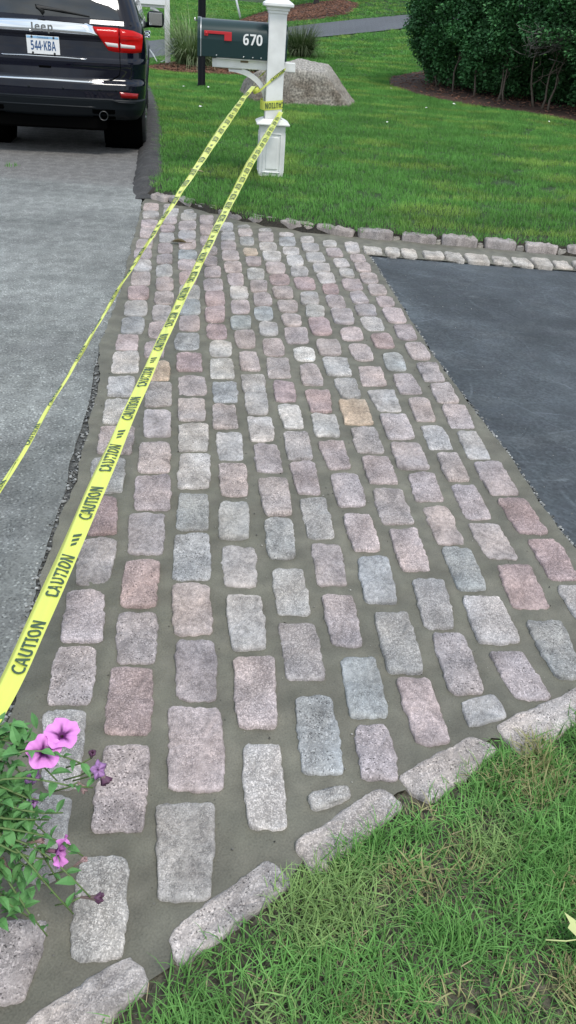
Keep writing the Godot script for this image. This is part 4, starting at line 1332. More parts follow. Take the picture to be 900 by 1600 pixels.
func make_car() -> void:
	var t := thing("parked_car", "dark navy sport utility car parked on the street, seen from behind", "car", Vector3(-2.555, 0.0, -8.20), deg_to_rad(10.5))
	t.scale = Vector3.ONE * 0.965
	var st := loft(body, 0.53, 1.19, true)
	st.set_smooth_group(-1)
	cap(st, body, 1.165)
	obj("body", st, M.paint, t)
	st = loft(body, 0.33, 0.53, true)
	st.set_smooth_group(-1)
	cap(st, body, 0.36)
	obj("lower_cladding", st, M.cladding, t)
	st = loft(cabin, 1.19, 1.745, false)
	st.set_smooth_group(-1)
	cap(st, cabin, 1.742)
	obj("cabin", st, M.paint, t)
	# spoiler lip over the rear window
	st = start()
	for k in 12:
		var x0 := -0.66 + 1.32 * k / 12.0
		var x1 := -0.66 + 1.32 * (k + 1) / 12.0
		var z0 := -0.30 - 0.06 * x0 * x0
		var z1 := -0.30 - 0.06 * x1 * x1
		quad(st, Vector3(x0, 1.685, z0 - 0.25), Vector3(x1, 1.685, z1 - 0.25), Vector3(x1, 1.665, z1), Vector3(x0, 1.665, z0))
		quad(st, Vector3(x0, 1.665, z0), Vector3(x1, 1.665, z1), Vector3(x1, 1.635, z1 - 0.03), Vector3(x0, 1.635, z0 - 0.03))
	obj("spoiler", st, M.paint, t)
	# glass
	st = start()
	patch(st, cabin, [[-0.60, 1.60], [0.0, 1.62], [0.60, 1.60]], [[-0.72, 1.20], [0.0, 1.195], [0.72, 1.20]], 0.006)
	var rear := obj("rear_window", st, M.glass, t)
	st = start()
	tube(st, [Vector3(0.02, 1.225, -0.145), Vector3(-0.05, 1.27, -0.168), Vector3(0.20, 1.245, -0.165), Vector3(0.44, 1.212, -0.185)], [0.022, 0.016, 0.012, 0.006], 6)
	obj("wiper", st, M.ink, rear)
	for side in [-1, 1]:
		for wdw in [[0.98, 1.62, 1.06, 1.60], [1.72, 2.62, 1.72, 2.62], [2.70, 3.72, 2.70, 3.18]]:
			st = start()
			patch(st, cabin, [[side * wdw[2], 1.60], [side * wdw[3], 1.60]], [[side * wdw[0], 1.215], [side * wdw[1], 1.215]], 0.006, 5)
			obj("side_window", st, M.glass, t)
		st = start()
		patch(st, body, [[side * 0.98, 1.182], [side * 3.9, 1.182]], [[side * 0.98, 1.168], [side * 3.9, 1.168]], 0.008, 2)
		obj("window_trim", st, M.chrome, t)
		for hz in [1.95, 2.95]:
			st = start()
			var p0 := shell(body, 1.04, side * hz, 0.03)
			var p1 := shell(body, 1.04, side * (hz + 0.2), 0.03)
			tube(st, [shell(body, 1.04, side * hz, -0.01), p0, p1, shell(body, 1.04, side * (hz + 0.2), -0.01)], [0.014], 8)
			obj("door_handle", st, M.chrome, t)
		# tail light: red round a clear reversing lens, split by the edge of the hatch
		var tl := start()
		patch(tl, body, [[side * 0.46, 1.135], [side * 0.60, 1.137], [side * 0.705, 1.135]], [[side * 0.60, 0.945], [side * 0.66, 0.935], [side * 0.705, 0.932]], 0.020, 8)
		var lamp := obj("tail_light", tl, M.lensred, t)
		st = start()
		patch(st, body, [[side * 0.550, 1.034], [side * 0.70, 1.026]], [[side * 0.605, 0.962], [side * 0.70, 0.955]], 0.024, 3)
		obj("reversing_lens", st, M.lensclear, lamp)
		tl = start()
		patch(tl, body, [[side * 0.712, 1.132], [side * 0.85, 1.12], [side * 1.00, 1.085]], [[side * 0.712, 0.932], [side * 0.86, 0.932], [side * 0.95, 0.940]], 0.020, 8)
		lamp = obj("tail_light", tl, M.lensred, t)
		st = start()
		patch(st, body, [[side * 0.715, 1.024], [side * 0.872, 1.012]], [[side * 0.715, 0.955], [side * 0.872, 0.955]], 0.024, 3)
		obj("reversing_lens", st, M.lensclear, lamp)
		for yy in [1.075, 1.045]:
			st = start()
			patch(st, body, [[side * 0.72, yy + 0.004], [side * 0.93, yy]], [[side * 0.72, yy - 0.004], [side * 0.93, yy - 0.008]], 0.0225, 2)
			obj("lens_ridge", st, M.lensdark, lamp)
		# hatch edge
		st = start()
		patch(st, body, [[side * 0.706, 1.15], [side * 0.711, 1.15]], [[side * 0.706, 0.80], [side * 0.711, 0.80]], 0.004, 6)
		patch(st, body, [[side * 0.55, 0.690], [side * 0.62, 0.700], [side * 0.69, 0.74], [side * 0.706, 0.80]], [[side * 0.55, 0.684], [side * 0.63, 0.692], [side * 0.70, 0.735], [side * 0.711, 0.80]], 0.004, 2)
		obj("hatch_gap", st, M.dark, t)
		st = start()
		patch(st, body, [[side * 0.69, 0.600], [side * 0.90, 0.585]], [[side * 0.705, 0.548], [side * 0.885, 0.540]], 0.012, 4)
		obj("reflector", st, M.lensdark, t)
		# exhaust tip
		st = start()
		lathe(st, [Vector2(0.0, -0.10), Vector2(0.034, -0.10), Vector2(0.036, 0.0), Vector2(0.042, 0.004), Vector2(0.045, -0.004), Vector2(0.045, -0.22)], 20, Vector3(side * 0.53, 0.385, -0.03), Basis(Vector3.RIGHT, PI / 2))
		obj("exhaust_tip", st, mat(Color(0.10, 0.10, 0.10), 0.35, 1.0), t)
		st = start()
		patch(st, body, [[side * 0.42, 0.438], [side * 0.64, 0.438]], [[side * 0.42, 0.335], [side * 0.64, 0.335]], 0.004, 3)
		obj("exhaust_recess", st, M.dark, t)
		# mirror
		st = start()
		var mz := -3.02
		for k in 1:
			var c := Vector3(side * 1.06, 1.16, mz)
			var ring := [[0.0, 0.02, 0.02], [-0.015, 0.098, 0.082], [0.03, 0.108, 0.092], [0.09, 0.098, 0.085], [0.14, 0.06, 0.055], [0.165, 0.01, 0.01]]
			for i in ring.size() - 1:
				for q in 16:
					var v := []
					for jk in [[i, q], [i + 1, q], [i + 1, q + 1], [i, q + 1]]:
						var a: float = TAU * (jk[1] % 16) / 16.0
						var e: Array = ring[jk[0]]
						var cx := signf(cos(a)) * pow(absf(cos(a)), 0.55)
						var cy := signf(sin(a)) * pow(absf(sin(a)), 0.55)
						v.append(c + Vector3(cx * e[1], cy * e[2], -e[0]))
					quad(st, v[0], v[1], v[2], v[3])
		var mirror := obj("mirror", st, M.cladding, t)
		st = start()
		box(st, Vector3(side * 1.06, 1.163, mz + 0.0185), Vector3(0.165, 0.135, 0.006), 0.002)
		obj("mirror_glass", st, M.chrome, mirror)
		st = start()
		tube(st, [Vector3(side * 0.90, 1.09, mz - 0.10), Vector3(side * 1.02, 1.10, mz - 0.06)], [0.035, 0.028], 8)
		obj("mirror_arm", st, M.cladding, mirror)
		# wheels
		for wz in [-0.90, -3.80]:
			var tyre := start()
			var basis := Basis(Vector3(0, 0, 1), -side * PI / 2)
			var c := Vector3(side * 0.795, 0.375, wz)
			lathe(tyre, [Vector2(0.23, -0.13), Vector2(0.30, -0.138), Vector2(0.35, -0.132), Vector2(0.372, -0.112), Vector2(0.378, -0.08), Vector2(0.379, -0.056), Vector2(0.370, -0.052), Vector2(0.370, -0.046), Vector2(0.379, -0.042), Vector2(0.380, -0.004), Vector2(0.371, 0.0), Vector2(0.371, 0.006), Vector2(0.380, 0.010), Vector2(0.379, 0.044), Vector2(0.370, 0.048), Vector2(0.370, 0.054), Vector2(0.379, 0.058), Vector2(0.378, 0.08), Vector2(0.372, 0.112), Vector2(0.35, 0.132), Vector2(0.30, 0.138), Vector2(0.235, 0.130)], 48, c, basis)
			var wheel := obj("wheel", tyre, M.rubber, t)
			st = start()
			lathe(st, [Vector2(0.235, 0.128), Vector2(0.225, 0.10), Vector2(0.215, 0.02), Vector2(0.0, 0.0)], 32, c, basis)
			obj("rim", st, M.dark, wheel)
			st = start()
			for k in 5:
				var a := TAU * k / 5.0
				var dir := basis * Vector3(cos(a), 0, sin(a))
				tube(st, [c + basis * Vector3(0, 0.10, 0), c + dir * 0.13 + basis * Vector3(0, 0.10, 0), c + dir * 0.228 + basis * Vector3(0, 0.105, 0)], [0.05, 0.035, 0.045], 6)
			lathe(st, [Vector2(0.236, 0.13), Vector2(0.228, 0.134), Vector2(0.215, 0.125), Vector2(0.212, 0.10)], 32, c, basis)
			obj("spokes", st, M.alloy, wheel)
			# arch lip and the dark well behind it
			st = start()
			for k in 28:
				var v := []
				for q in [[k, 0.405], [k + 1, 0.405], [k + 1, 0.465], [k, 0.465]]:
					var a: float = lerpf(-0.12, PI + 0.12, q[0] / 28.0)
					var yy: float = maxf(0.375 + sin(a) * q[1], 0.335)
					v.append(Vector3(side * (level(body, clampf(yy, 0.34, 1.1))[1] + 0.014), yy, wz + cos(a) * q[1]))
				quad(st, v[0], v[1], v[2], v[3])
				var inn := Vector3(-side * 0.05, 0, 0)
				quad(st, v[0], v[1], v[1] + inn, v[0] + inn)
				quad(st, v[3], v[2], v[2] + inn, v[3] + inn)
			obj("wheel_arch", st, M.cladding, t)
			st = start()
			lathe(st, [Vector2(0.0, -0.30), Vector2(0.44, -0.30), Vector2(0.44, 0.10)], 32, c, basis)
			obj("wheel_well", st, M.dark, t)
	# tail trim
	st = start()
	patch(st, body, [[-0.455, 1.155], [0.0, 1.165], [0.455, 1.155]], [[-0.51, 1.062], [0.0, 1.068], [0.51, 1.062]], 0.022, 6)
	obj("chrome_bar", st, M.chrome, t)
	st = start()
	patch(st, body, [[-0.545, 0.690], [0.0, 0.700], [0.545, 0.690]], [[-0.545, 0.662], [0.0, 0.668], [0.545, 0.662]], 0.014, 4)
	obj("chrome_strip", st, M.chrome, t)
	st = start()
	patch(st, body, [[-0.40, 0.868], [-0.2, 0.876], [0.2, 0.876], [0.40, 0.868]], [[-0.38, 0.858], [-0.2, 0.862], [0.2, 0.862], [0.38, 0.858]], 0.012, 3)
	obj("hatch_ledge", st, M.chrome, t)
	st = start()
	patch(st, body, [[-0.06, 0.79], [0.06, 0.79]], [[-0.055, 0.77], [0.055, 0.77]], 0.003, 2)
	obj("hatch_grip", st, M.dark, t)
	st = start()
	patch(st, body, [[-0.62, 0.536], [0.0, 0.540], [0.62, 0.536], [0.68, 0.515], [0.86, 0.508]], [[-0.62, 0.520], [0.0, 0.522], [0.62, 0.520], [0.68, 0.500], [0.86, 0.497]], 0.013, 3)
	obj("bumper_ridge", st, M.cladding, t)
	st = start()
	patch(st, body, [[-0.62, 0.462], [0.0, 0.466], [0.46, 0.462]], [[-0.60, 0.446], [0.0, 0.448], [0.46, 0.446]], 0.012, 3)
	obj("bumper_ridge", st, M.cladding, t)
	for x in [-0.48, -0.16, 0.16, 0.50, 0.66]:
		st = start()
		lathe(st, [Vector2(0, 0.003), Vector2(0.010, 0.003), Vector2(0.012, 0.0)], 12, shell(body, 0.61, x, 0.0), Basis(Vector3.RIGHT, PI / 2))
		obj("parking_sensor", st, M.cladding, t)
	var badge := place("badge", lettering("Jeep", 0.062, 0.012, 800), M.chrome, t, Vector3(0.0, 1.108, -0.088))
	badge.scale = Vector3(1.15, 1, 1)
	# licence plate
	st = start()
	box(st, Vector3(0, 0.958, -0.088), Vector3(0.300, 0.150, 0.004), 0.0015)
	var plate := obj("licence_plate", st, M.signwhite, t)
	st = start()
	box(st, Vector3(0, 1.020, -0.0852), Vector3(0.292, 0.018, 0.0016), 0.0005)
	obj("plate_band", st, mat(Color(0.28, 0.50, 0.72), 0.5), plate)
	var num := place("plate_number", lettering("544·KBA", 0.074, 0.0012, 600), M.plateblue, plate, Vector3(0, 0.952, -0.0850))
	num.scale = Vector3(0.58, 1.05, 1)
	place("plate_state", lettering("Connecticut", 0.014, 0.0008, 500), M.plateblue, plate, Vector3(0, 1.018, -0.0838))
	for p in [Vector2(-0.10, 1.022), Vector2(0.10, 1.022), Vector2(-0.10, 0.892), Vector2(0.10, 0.892)]:
		st = start()
		lathe(st, [Vector2(0, 0.004), Vector2(0.008, 0.004), Vector2(0.010, 0.0)], 10, Vector3(p.x, p.y, -0.0842), Basis(Vector3.RIGHT, PI / 2))
		obj("plate_screw", st, M.ink, plate)
	st = start()
	box(st, Vector3(0, 0.30, -1.8), Vector3(1.1, 0.12, 3.4), 0.02)
	tube(st, [Vector3(-0.72, 0.36, -0.90), Vector3(0.72, 0.36, -0.90)], [0.05], 8)
	obj("underbody", st, M.dark, t)

# ---------------------------------------------------------------- things on the back lawn
func make_background() -> void:
	# boulder
	var b := boulder(5)
	var o := place("boulder", b, M.rock, self, Vector3(-0.36, 0.0, -14.55))
	o.scale = Vector3(1.0, 0.84, 1.0)
	tag(o, "large grey and tan split boulder behind the mailbox post", "boulder")
	# black lamp post
	var t := thing("lamp_post", "black round lamp post standing in the lawn behind the mailbox", "lamp post", Vector3(-2.12, 0.04, -15.75))
	var st := start()
	lathe(st, [Vector2(0.0, 2.15), Vector2(0.06, 2.15), Vector2(0.066, 2.12), Vector2(0.066, 0.06), Vector2(0.072, 0.05), Vector2(0.072, 0.0)], 24)
	obj("post", st, M.black, t)
	st = start()
	square_rings(st, [[0.07, 2.15], [0.09, 2.17], [0.09, 2.19], [0.03, 2.2]])
	square_rings(st, [[0.10, 2.46], [0.14, 2.47], [0.12, 2.50], [0.02, 2.60], [0.0, 2.61]])
	for k in 4:
		var d := Vector2.from_angle(PI / 4 + k * PI / 2) * 0.115
		tube(st, [Vector3(d.x, 2.18, d.y), Vector3(d.x * 1.15, 2.47, d.y * 1.15)], [0.008], 4)
	obj("lantern", st, M.black, t)
	# the neighbour's mailbox
	t = thing("mailbox", "white mailbox on a white post beside ornamental grass, partly hidden by the car mirror", "mailbox", Vector3(-3.47, 0.04, -20.15), deg_to_rad(8.0))
	st = start()
	box(st, Vector3(0, 0.85, 0), Vector3(0.115, 1.7, 0.115), 0.004)
	obj("post", st, M.white, t)
	st = start()
	square_rings(st, [[0.075, 1.70], [0.08, 1.72], [0.03, 1.80], [0, 1.81]])
	obj("post_cap", st, M.white, t)
	st = start()
	var shape := []
	for k in 17:
		var a := PI * k / 16
		shape.append(Vector2(cos(a) * 0.14, 0.15 + sin(a) * 0.15))
	shape.append_array([Vector2(-0.14, 0.003), Vector2(-0.138, 0.0), Vector2(0.138, 0.0), Vector2(0.14, 0.003)])
	extrude_x(st, shape, Vector3(-0.70, 1.13, -0.06), 0.66, 1.0)
	obj("mailbox_body", st, M.signwhite, t)
	st = start()
	box(st, Vector3(-0.30, 1.10, -0.02), Vector3(0.66, 0.05, 0.09), 0.004)
	obj("arm", st, M.white, t)
	place("number", lettering("790", 0.085, 0.002, 600), M.ink, t, Vector3(-0.20, 1.285, 0.082))
	st = start()
	box(st, Vector3(-0.54, 1.27, 0.086), Vector3(0.16, 0.03, 0.006), 0.002)
	obj("flag", st, M.red, t)
	st = start()
	var pts := []
	for k in 9:
		var a := k / 8.0 * PI / 2
		pts.append(Vector3(-0.36 + 0.30 * sin(a), 1.06 - 0.36 * (1.0 - cos(a)), 0))
	tube(st, pts, [0.035], 6)
	obj("brace", st, M.white, t)
	# ornamental grasses
	for g in [[-2.78, -19.45, 1.12, 0.62, "tall pale variegated ornamental grass between the white mailbox post and the black lamp post", 1.0], [-1.75, -19.35, 0.42, 0.55, "low tuft of ornamental grass in mulch behind the green mailbox", 0.8], [-0.62, -23.7, 0.80, 0.45, "dark upright ornamental grass behind the boulder", 0.55]]:
		ornamental_grass(g)
	# young tree in the far mulch bed
	tree()
	# a leaning white stake, and bent white irrigation pipe
	st = start()
	var sy := rise(-4.0, -43.0) + 0.04
	tube(st, [Vector3(-3.98, sy, -43.0), Vector3(-4.25, sy + 0.85, -43.1)], [0.05, 0.045], 8)
	tag(obj("marker_stake", st, M.signwhite), "thin white stake leaning at the edge of the far mulch bed", "stake")
	st = start()
	tube(st, [Vector3(-3.72, 0.05, -20.3), Vector3(-3.86, 0.22, -20.45), Vector3(-4.05, 0.40, -20.6), Vector3(-4.32, 0.50, -20.8)], [0.016, 0.014, 0.012, 0.008], 6)
	tube(st, [Vector3(-3.72, 0.05, -20.3), Vector3(-3.62, 0.09, -20.2), Vector3(-3.55, 0.13, -20.15)], [0.016, 0.014, 0.012], 6)
	tag(obj("bent_pipe", st, M.signwhite), "thin bent white pipe at the foot of the white mailbox post", "pipe")

func boulder(seed_: int) -> ArrayMesh:
	var r := RandomNumberGenerator.new()
	r.seed = seed_
	# cut faces: direction and distance
	var cuts := [[Vector3(0.10, 1.0, 0.14), 0.68], [Vector3(-0.45, 1.0, -0.1), 0.74], [Vector3(0.85, 0.66, 0.15), 0.72], [Vector3(1.0, 0.12, 0.2), 0.88], [Vector3(0.22, 0.22, 1.0), 0.55], [Vector3(-0.35, 0.30, 1.0), 0.62], [Vector3(-1.0, 0.35, 0.2), 0.84], [Vector3(0.2, 0.3, -1.0), 0.65], [Vector3(0.75, 0.1, 0.9), 0.70], [Vector3(-0.8, 0.1, 0.8), 0.80], [Vector3(0, -1, 0), 0.2]]
	var n := FastNoiseLite.new()
	n.seed = seed_
	n.frequency = 1.8
	n.fractal_octaves = 5
	var st := start()
	var rows := []
	for j in 61:
		var row := []
		for i in 120:
			var th := PI * j / 60.0
			var ph := TAU * i / 120.0
			var d := Vector3(sin(th) * cos(ph), cos(th), sin(th) * sin(ph))
			var best := 5.0
			for c in cuts:
				var q: float = d.dot(c[0].normalized())
				if q > 0.05:
					best = minf(best, c[1] / q)
			best *= 1.0 + 0.018 * n.get_noise_3d(d.x, d.y, d.z) + 0.025 * absf(n.get_noise_3d(d.x * 4, d.y * 7 + 9, d.z * 4))
			row.append(d * best)
		rows.append(row)
	for j in 60:
		for i in 120:
			for k in [[j, i], [j, i + 1], [j + 1, i + 1], [j, i], [j + 1, i + 1], [j + 1, i]]:
				var v: Vector3 = rows[k[0]][k[1] % 120]
				var s := n.get_noise_3d(v.x * 1.3, v.y * 2.5, v.z * 1.3)
				var c := Color(0.58, 0.52, 0.445).lerp(Color(0.36, 0.30, 0.24), smoothstep(-0.2, 0.35, s))
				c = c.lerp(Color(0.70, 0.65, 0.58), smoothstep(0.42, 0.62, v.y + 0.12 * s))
				st.set_color(c)
				st.add_vertex(v)
	st.index()
	st.generate_normals()
	return st.commit()

# one grass blade as a bent, tapering strip
func blade(st: SurfaceTool, foot: Vector3, dir: Vector2, length: float, width: float, bend: float, c: Color, parts := 3) -> void:
	var f := Vector3(dir.x, 0, dir.y)
	var side := Vector3(-dir.y, 0, dir.x) * width / 2
	var p := foot
	var a := bend * 0.25
	var last := [p - side, p + side]
	for k in parts:
		a += bend / parts
		p += (Vector3.UP * cos(a) + f * sin(a)) * length / parts
		var w := 1.0 - pow((k + 1.0) / parts, 1.6)
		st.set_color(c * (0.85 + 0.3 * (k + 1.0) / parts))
		if k == parts - 1:
			triangle(st, last[0], p, last[1])
		else:
			var now := [p - side * w, p + side * w]
			quad(st, last[0], now[0], now[1], last[1])
			last = now

func ornamental_grass(g: Array) -> void:
	var t := thing("ornamental_grass", g[4], "ornamental grass", Vector3(g[0], rise(g[0], g[1]) + 0.08, g[1]), 0.0)
	var st := start()
	for k in 1500:
		var a := rng.randf() * TAU
		var r: float = sqrt(rng.randf()) * g[3] * 0.55
		var l: float = g[2] * rng.randf_range(0.55, 1.25)
		var s := rng.randf_range(0.7, 1.3)
		var c: Color = Color(0.15, 0.205, 0.10) * s
		if rng.randf() < 0.3:
			c = Color(0.30, 0.34, 0.21) * s
		blade(st, Vector3(cos(a) * r, 0, sin(a) * r), Vector2.from_angle(a + jit(0.7)), l, 0.013, rng.randf_range(0.3, 2.0), c * g[5], 5)
	var o := obj("blades", st, M.blade, t)
	o.set_meta("kind", "stuff")

func leaf_cluster(seed_: int, leaves: int, size: float, spread: float) -> ArrayMesh:
	var r := RandomNumberGenerator.new()
	r.seed = seed_
	var st := start()
	st.set_smooth_group(-1)
	for k in leaves:
		var b := Basis.from_euler(Vector3(r.randf_range(-0.9, 0.9), r.randf() * TAU, r.randf_range(-0.9, 0.9)))
		var c := Vector3(r.randf_range(-1, 1), r.randf_range(-1, 1), r.randf_range(-1, 1)) * spread
		var l := size * r.randf_range(0.7, 1.25)
		var w := l * 0.30
		st.set_color(Color.WHITE * r.randf_range(0.7, 1.3))
		var tip := c + b * Vector3(0, -l * 0.08, l)
		var a := c + b * Vector3(w, l * 0.06, l * 0.5)
		var d := c + b * Vector3(-w, l * 0.06, l * 0.5)
		triangle(st, c, a, tip)
		triangle(st, c, tip, d)
	st.generate_normals()
	return st.commit()

func tree() -> void:
	var at := Vector3(-0.5, rise(-0.5, -40.0) + 0.05, -40.0)
	var t := thing("shade_tree", "slim dark trunk of a young shade tree in the far mulch bed", "tree", at)
	var st := start()
	tube(st, [Vector3(0, -0.1, 0), Vector3(0, 0.05, 0), Vector3(0.02, 0.6, 0), Vector3(0.0, 2.2, 0.03), Vector3(0.06, 4.0, 0.0), Vector3(0.0, 6.5, 0.1)], [0.17, 0.13, 0.105, 0.095, 0.07, 0.02], 12)
	for k in 10:
		var a := k * 2.4
		var y := 2.3 + k * 0.38
		var d := Vector3(cos(a), 0.75, sin(a)).normalized()
		tube(st, [Vector3(0.02, y, 0.02), Vector3(0.02, y, 0.02) + d * 1.0, Vector3(0.02, y, 0.02) + d * 2.0 + Vector3(0, 0.2, 0)], [0.04, 0.025, 0.008], 6)
	obj("trunk", st, mat(Color(0.035, 0.030, 0.027), 0.9), t)
	var where := []
	var tints := []
	for k in 2600:
		var d := Vector3(rng.randfn(), rng.randfn(), rng.randfn()).normalized()
		var r := pow(rng.randf(), 0.45)
		var p := Vector3(d.x * 2.3, d.y * 2.3, d.z * 2.3) * r * (1.0 + 0.35 * fine.get_noise_3d(d.x * 130, d.y * 130, d.z * 130)) + Vector3(0, 5.0, 0)
		where.append(Transform3D(Basis.from_euler(Vector3(jit(3), jit(3), jit(3))), p))
		tints.append(Color(0.05, 0.11, 0.03) * rng.randf_range(0.7, 1.3))
	multi("crown", leaf_cluster(9, 12, 0.11, 0.16), M.leaf, where, tints, t)

# ---------------------------------------------------------------- hedge
func make_hedge() -> void:
	var t := thing("clipped_hedge", "big dark green clipped hedge with bare stems above brown mulch", "hedge")
	var lobes := [[3.05, -19.1, 1.30], [3.95, -17.75, 1.35], [4.95, -16.45, 1.40], [6.05, -15.25, 1.40], [7.3, -14.4, 1.4], [4.6, -19.2, 1.4], [6.2, -17.4, 1.4]]
	var where := []
	var tints := []
	var reach := func(y: float) -> float:
		# narrower towards the foot, rounded off at the top
		var k := clampf((y - 0.28) / 0.9, 0.0, 1.0)
		var low := 0.62 + 0.38 * sqrt(k)
		var top := clampf((y - 1.9) / 0.95, 0.0, 1.0)
		return low * sqrt(maxf(0.0, 1.0 - top * top))
	for l in lobes.size():
		var lobe = lobes[l]
		var g := rise(lobe[0], lobe[1])
		for k in 6500:
			var a := rng.randf() * TAU
			var y := 0.20 + 2.6 * rng.randf()
			var deep := 0.0 if rng.randf() < 0.62 else rng.randf_range(0.15, 0.6)
			if y < 0.48 and rng.randf() < 0.30 + 0.3 * fine.get_noise_2d(a * 300, l * 99.0):
				continue
			var nn := fine.get_noise_3d(cos(a) * 170 + l * 50, y * 150, sin(a) * 170)
			var r: float = lobe[2] * reach.call(y) + 0.32 * nn + 0.10 * fine.get_noise_3d(cos(a) * 600, y * 520 + l * 9, sin(a) * 600) - deep
			var p := Vector3(lobe[0] + cos(a) * r, g + y, lobe[1] + sin(a) * r)
			var buried := false
			for m in lobes.size():
				if m != l and Vector2(p.x - lobes[m][0], p.z - lobes[m][1]).length() < lobes[m][2] * reach.call(y) - 0.45:
					buried = true
			# the bare hollow low on the street side
			var hole := Vector3((p.x - 3.82) / 0.62, (p.y - 0.50) / 0.62, (p.z + 16.0) / 1.0)
			if buried or hole.length() < 1.0 + 0.25 * nn:
				continue
			where.append(Transform3D(Basis.from_euler(Vector3(jit(0.6), rng.randf() * TAU, jit(0.6))).scaled(Vector3.ONE * rng.randf_range(0.8, 1.25)), p))
			var s := rng.randf_range(0.6, 1.45) * (1.0 + 0.7 * nn)
			tints.append(Color(0.056 * s, 0.160 * s, 0.054 * s))
	multi("foliage", leaf_cluster(3, 11, 0.062, 0.085), M.leaf, where, tints, t)
	# stems rising from the mulch
	var wood := mat(Color(0.11, 0.085, 0.065), 0.9)
	for s in [[2.62, -17.9, 0.1], [2.95, -17.25, -0.1], [3.30, -16.75, 0.15], [3.42, -16.7, -0.2], [3.85, -16.1, -0.15], [3.95, -15.95, 0.25], [4.05, -15.85, 0.45], [4.45, -15.3, 0.1], [4.75, -15.1, -0.2], [5.2, -14.7, 0.2], [2.4, -18.6, -0.15]]:
		var st := start()
		var p := Vector3(s[0], rise(s[0], s[1]) + 0.05, s[1])
		var pts := [p]
		for k in 5:
			p += Vector3(s[2] * 0.12 + jit(0.05), 0.20, -0.03 + jit(0.05))
			pts.append(p)
		tube(st, pts, [0.024, 0.020, 0.017, 0.014, 0.011, 0.008], 6)
		for k in 3:
			var q: Vector3 = pts[2 + k]
			tube(st, [q, q + Vector3(jit(0.2), 0.12, jit(0.15)), q + Vector3(jit(0.35), 0.28, jit(0.25))], [0.010, 0.007, 0.003], 5)
		obj("stem", st, wood, t)
	# dead grey twigs over the hollow
	var dead := start()
	for k in 110:
		var p := Vector3(3.78 + jit(0.34), 1.08 + jit(0.20), -15.85 + jit(0.2))
		var d := Vector3(jit(1.0), rng.randf_range(-0.1, 0.9), rng.randf_range(0.0, 0.8)).normalized()
		tube(dead, [p, p + d * 0.16 + Vector3(0, jit(0.02), 0), p + d * 0.30 + Vector3(jit(0.06), jit(0.05), 0)], [0.006, 0.004, 0.0015], 4)
	obj("dead_twigs", dead, mat(Color(0.17, 0.15, 0.14), 0.95), t).set_meta("kind", "stuff")

# ---------------------------------------------------------------- grass
func tuft(seed_: int, blades: int, size: float, lo: float, hi: float, width: float, bend: float) -> ArrayMesh:
	var r := RandomNumberGenerator.new()
	r.seed = seed_
	var st := start()
	for k in blades:
		var p := Vector3(r.randf_range(-1, 1), 0, r.randf_range(-1, 1)) * size
		var c := Color.WHITE * r.randf_range(0.72, 1.3)
		if r.randf() < 0.16:
			c = Color(2.1, 1.25, 1.5) * r.randf_range(0.7, 1.0)
		blade(st, p, Vector2.from_angle(r.randf() * TAU), r.randf_range(lo, hi), width * r.randf_range(0.7, 1.3), r.randf_range(0.1, 1.0) * bend, c, 3)
	st.generate_normals()
	return st.commit()

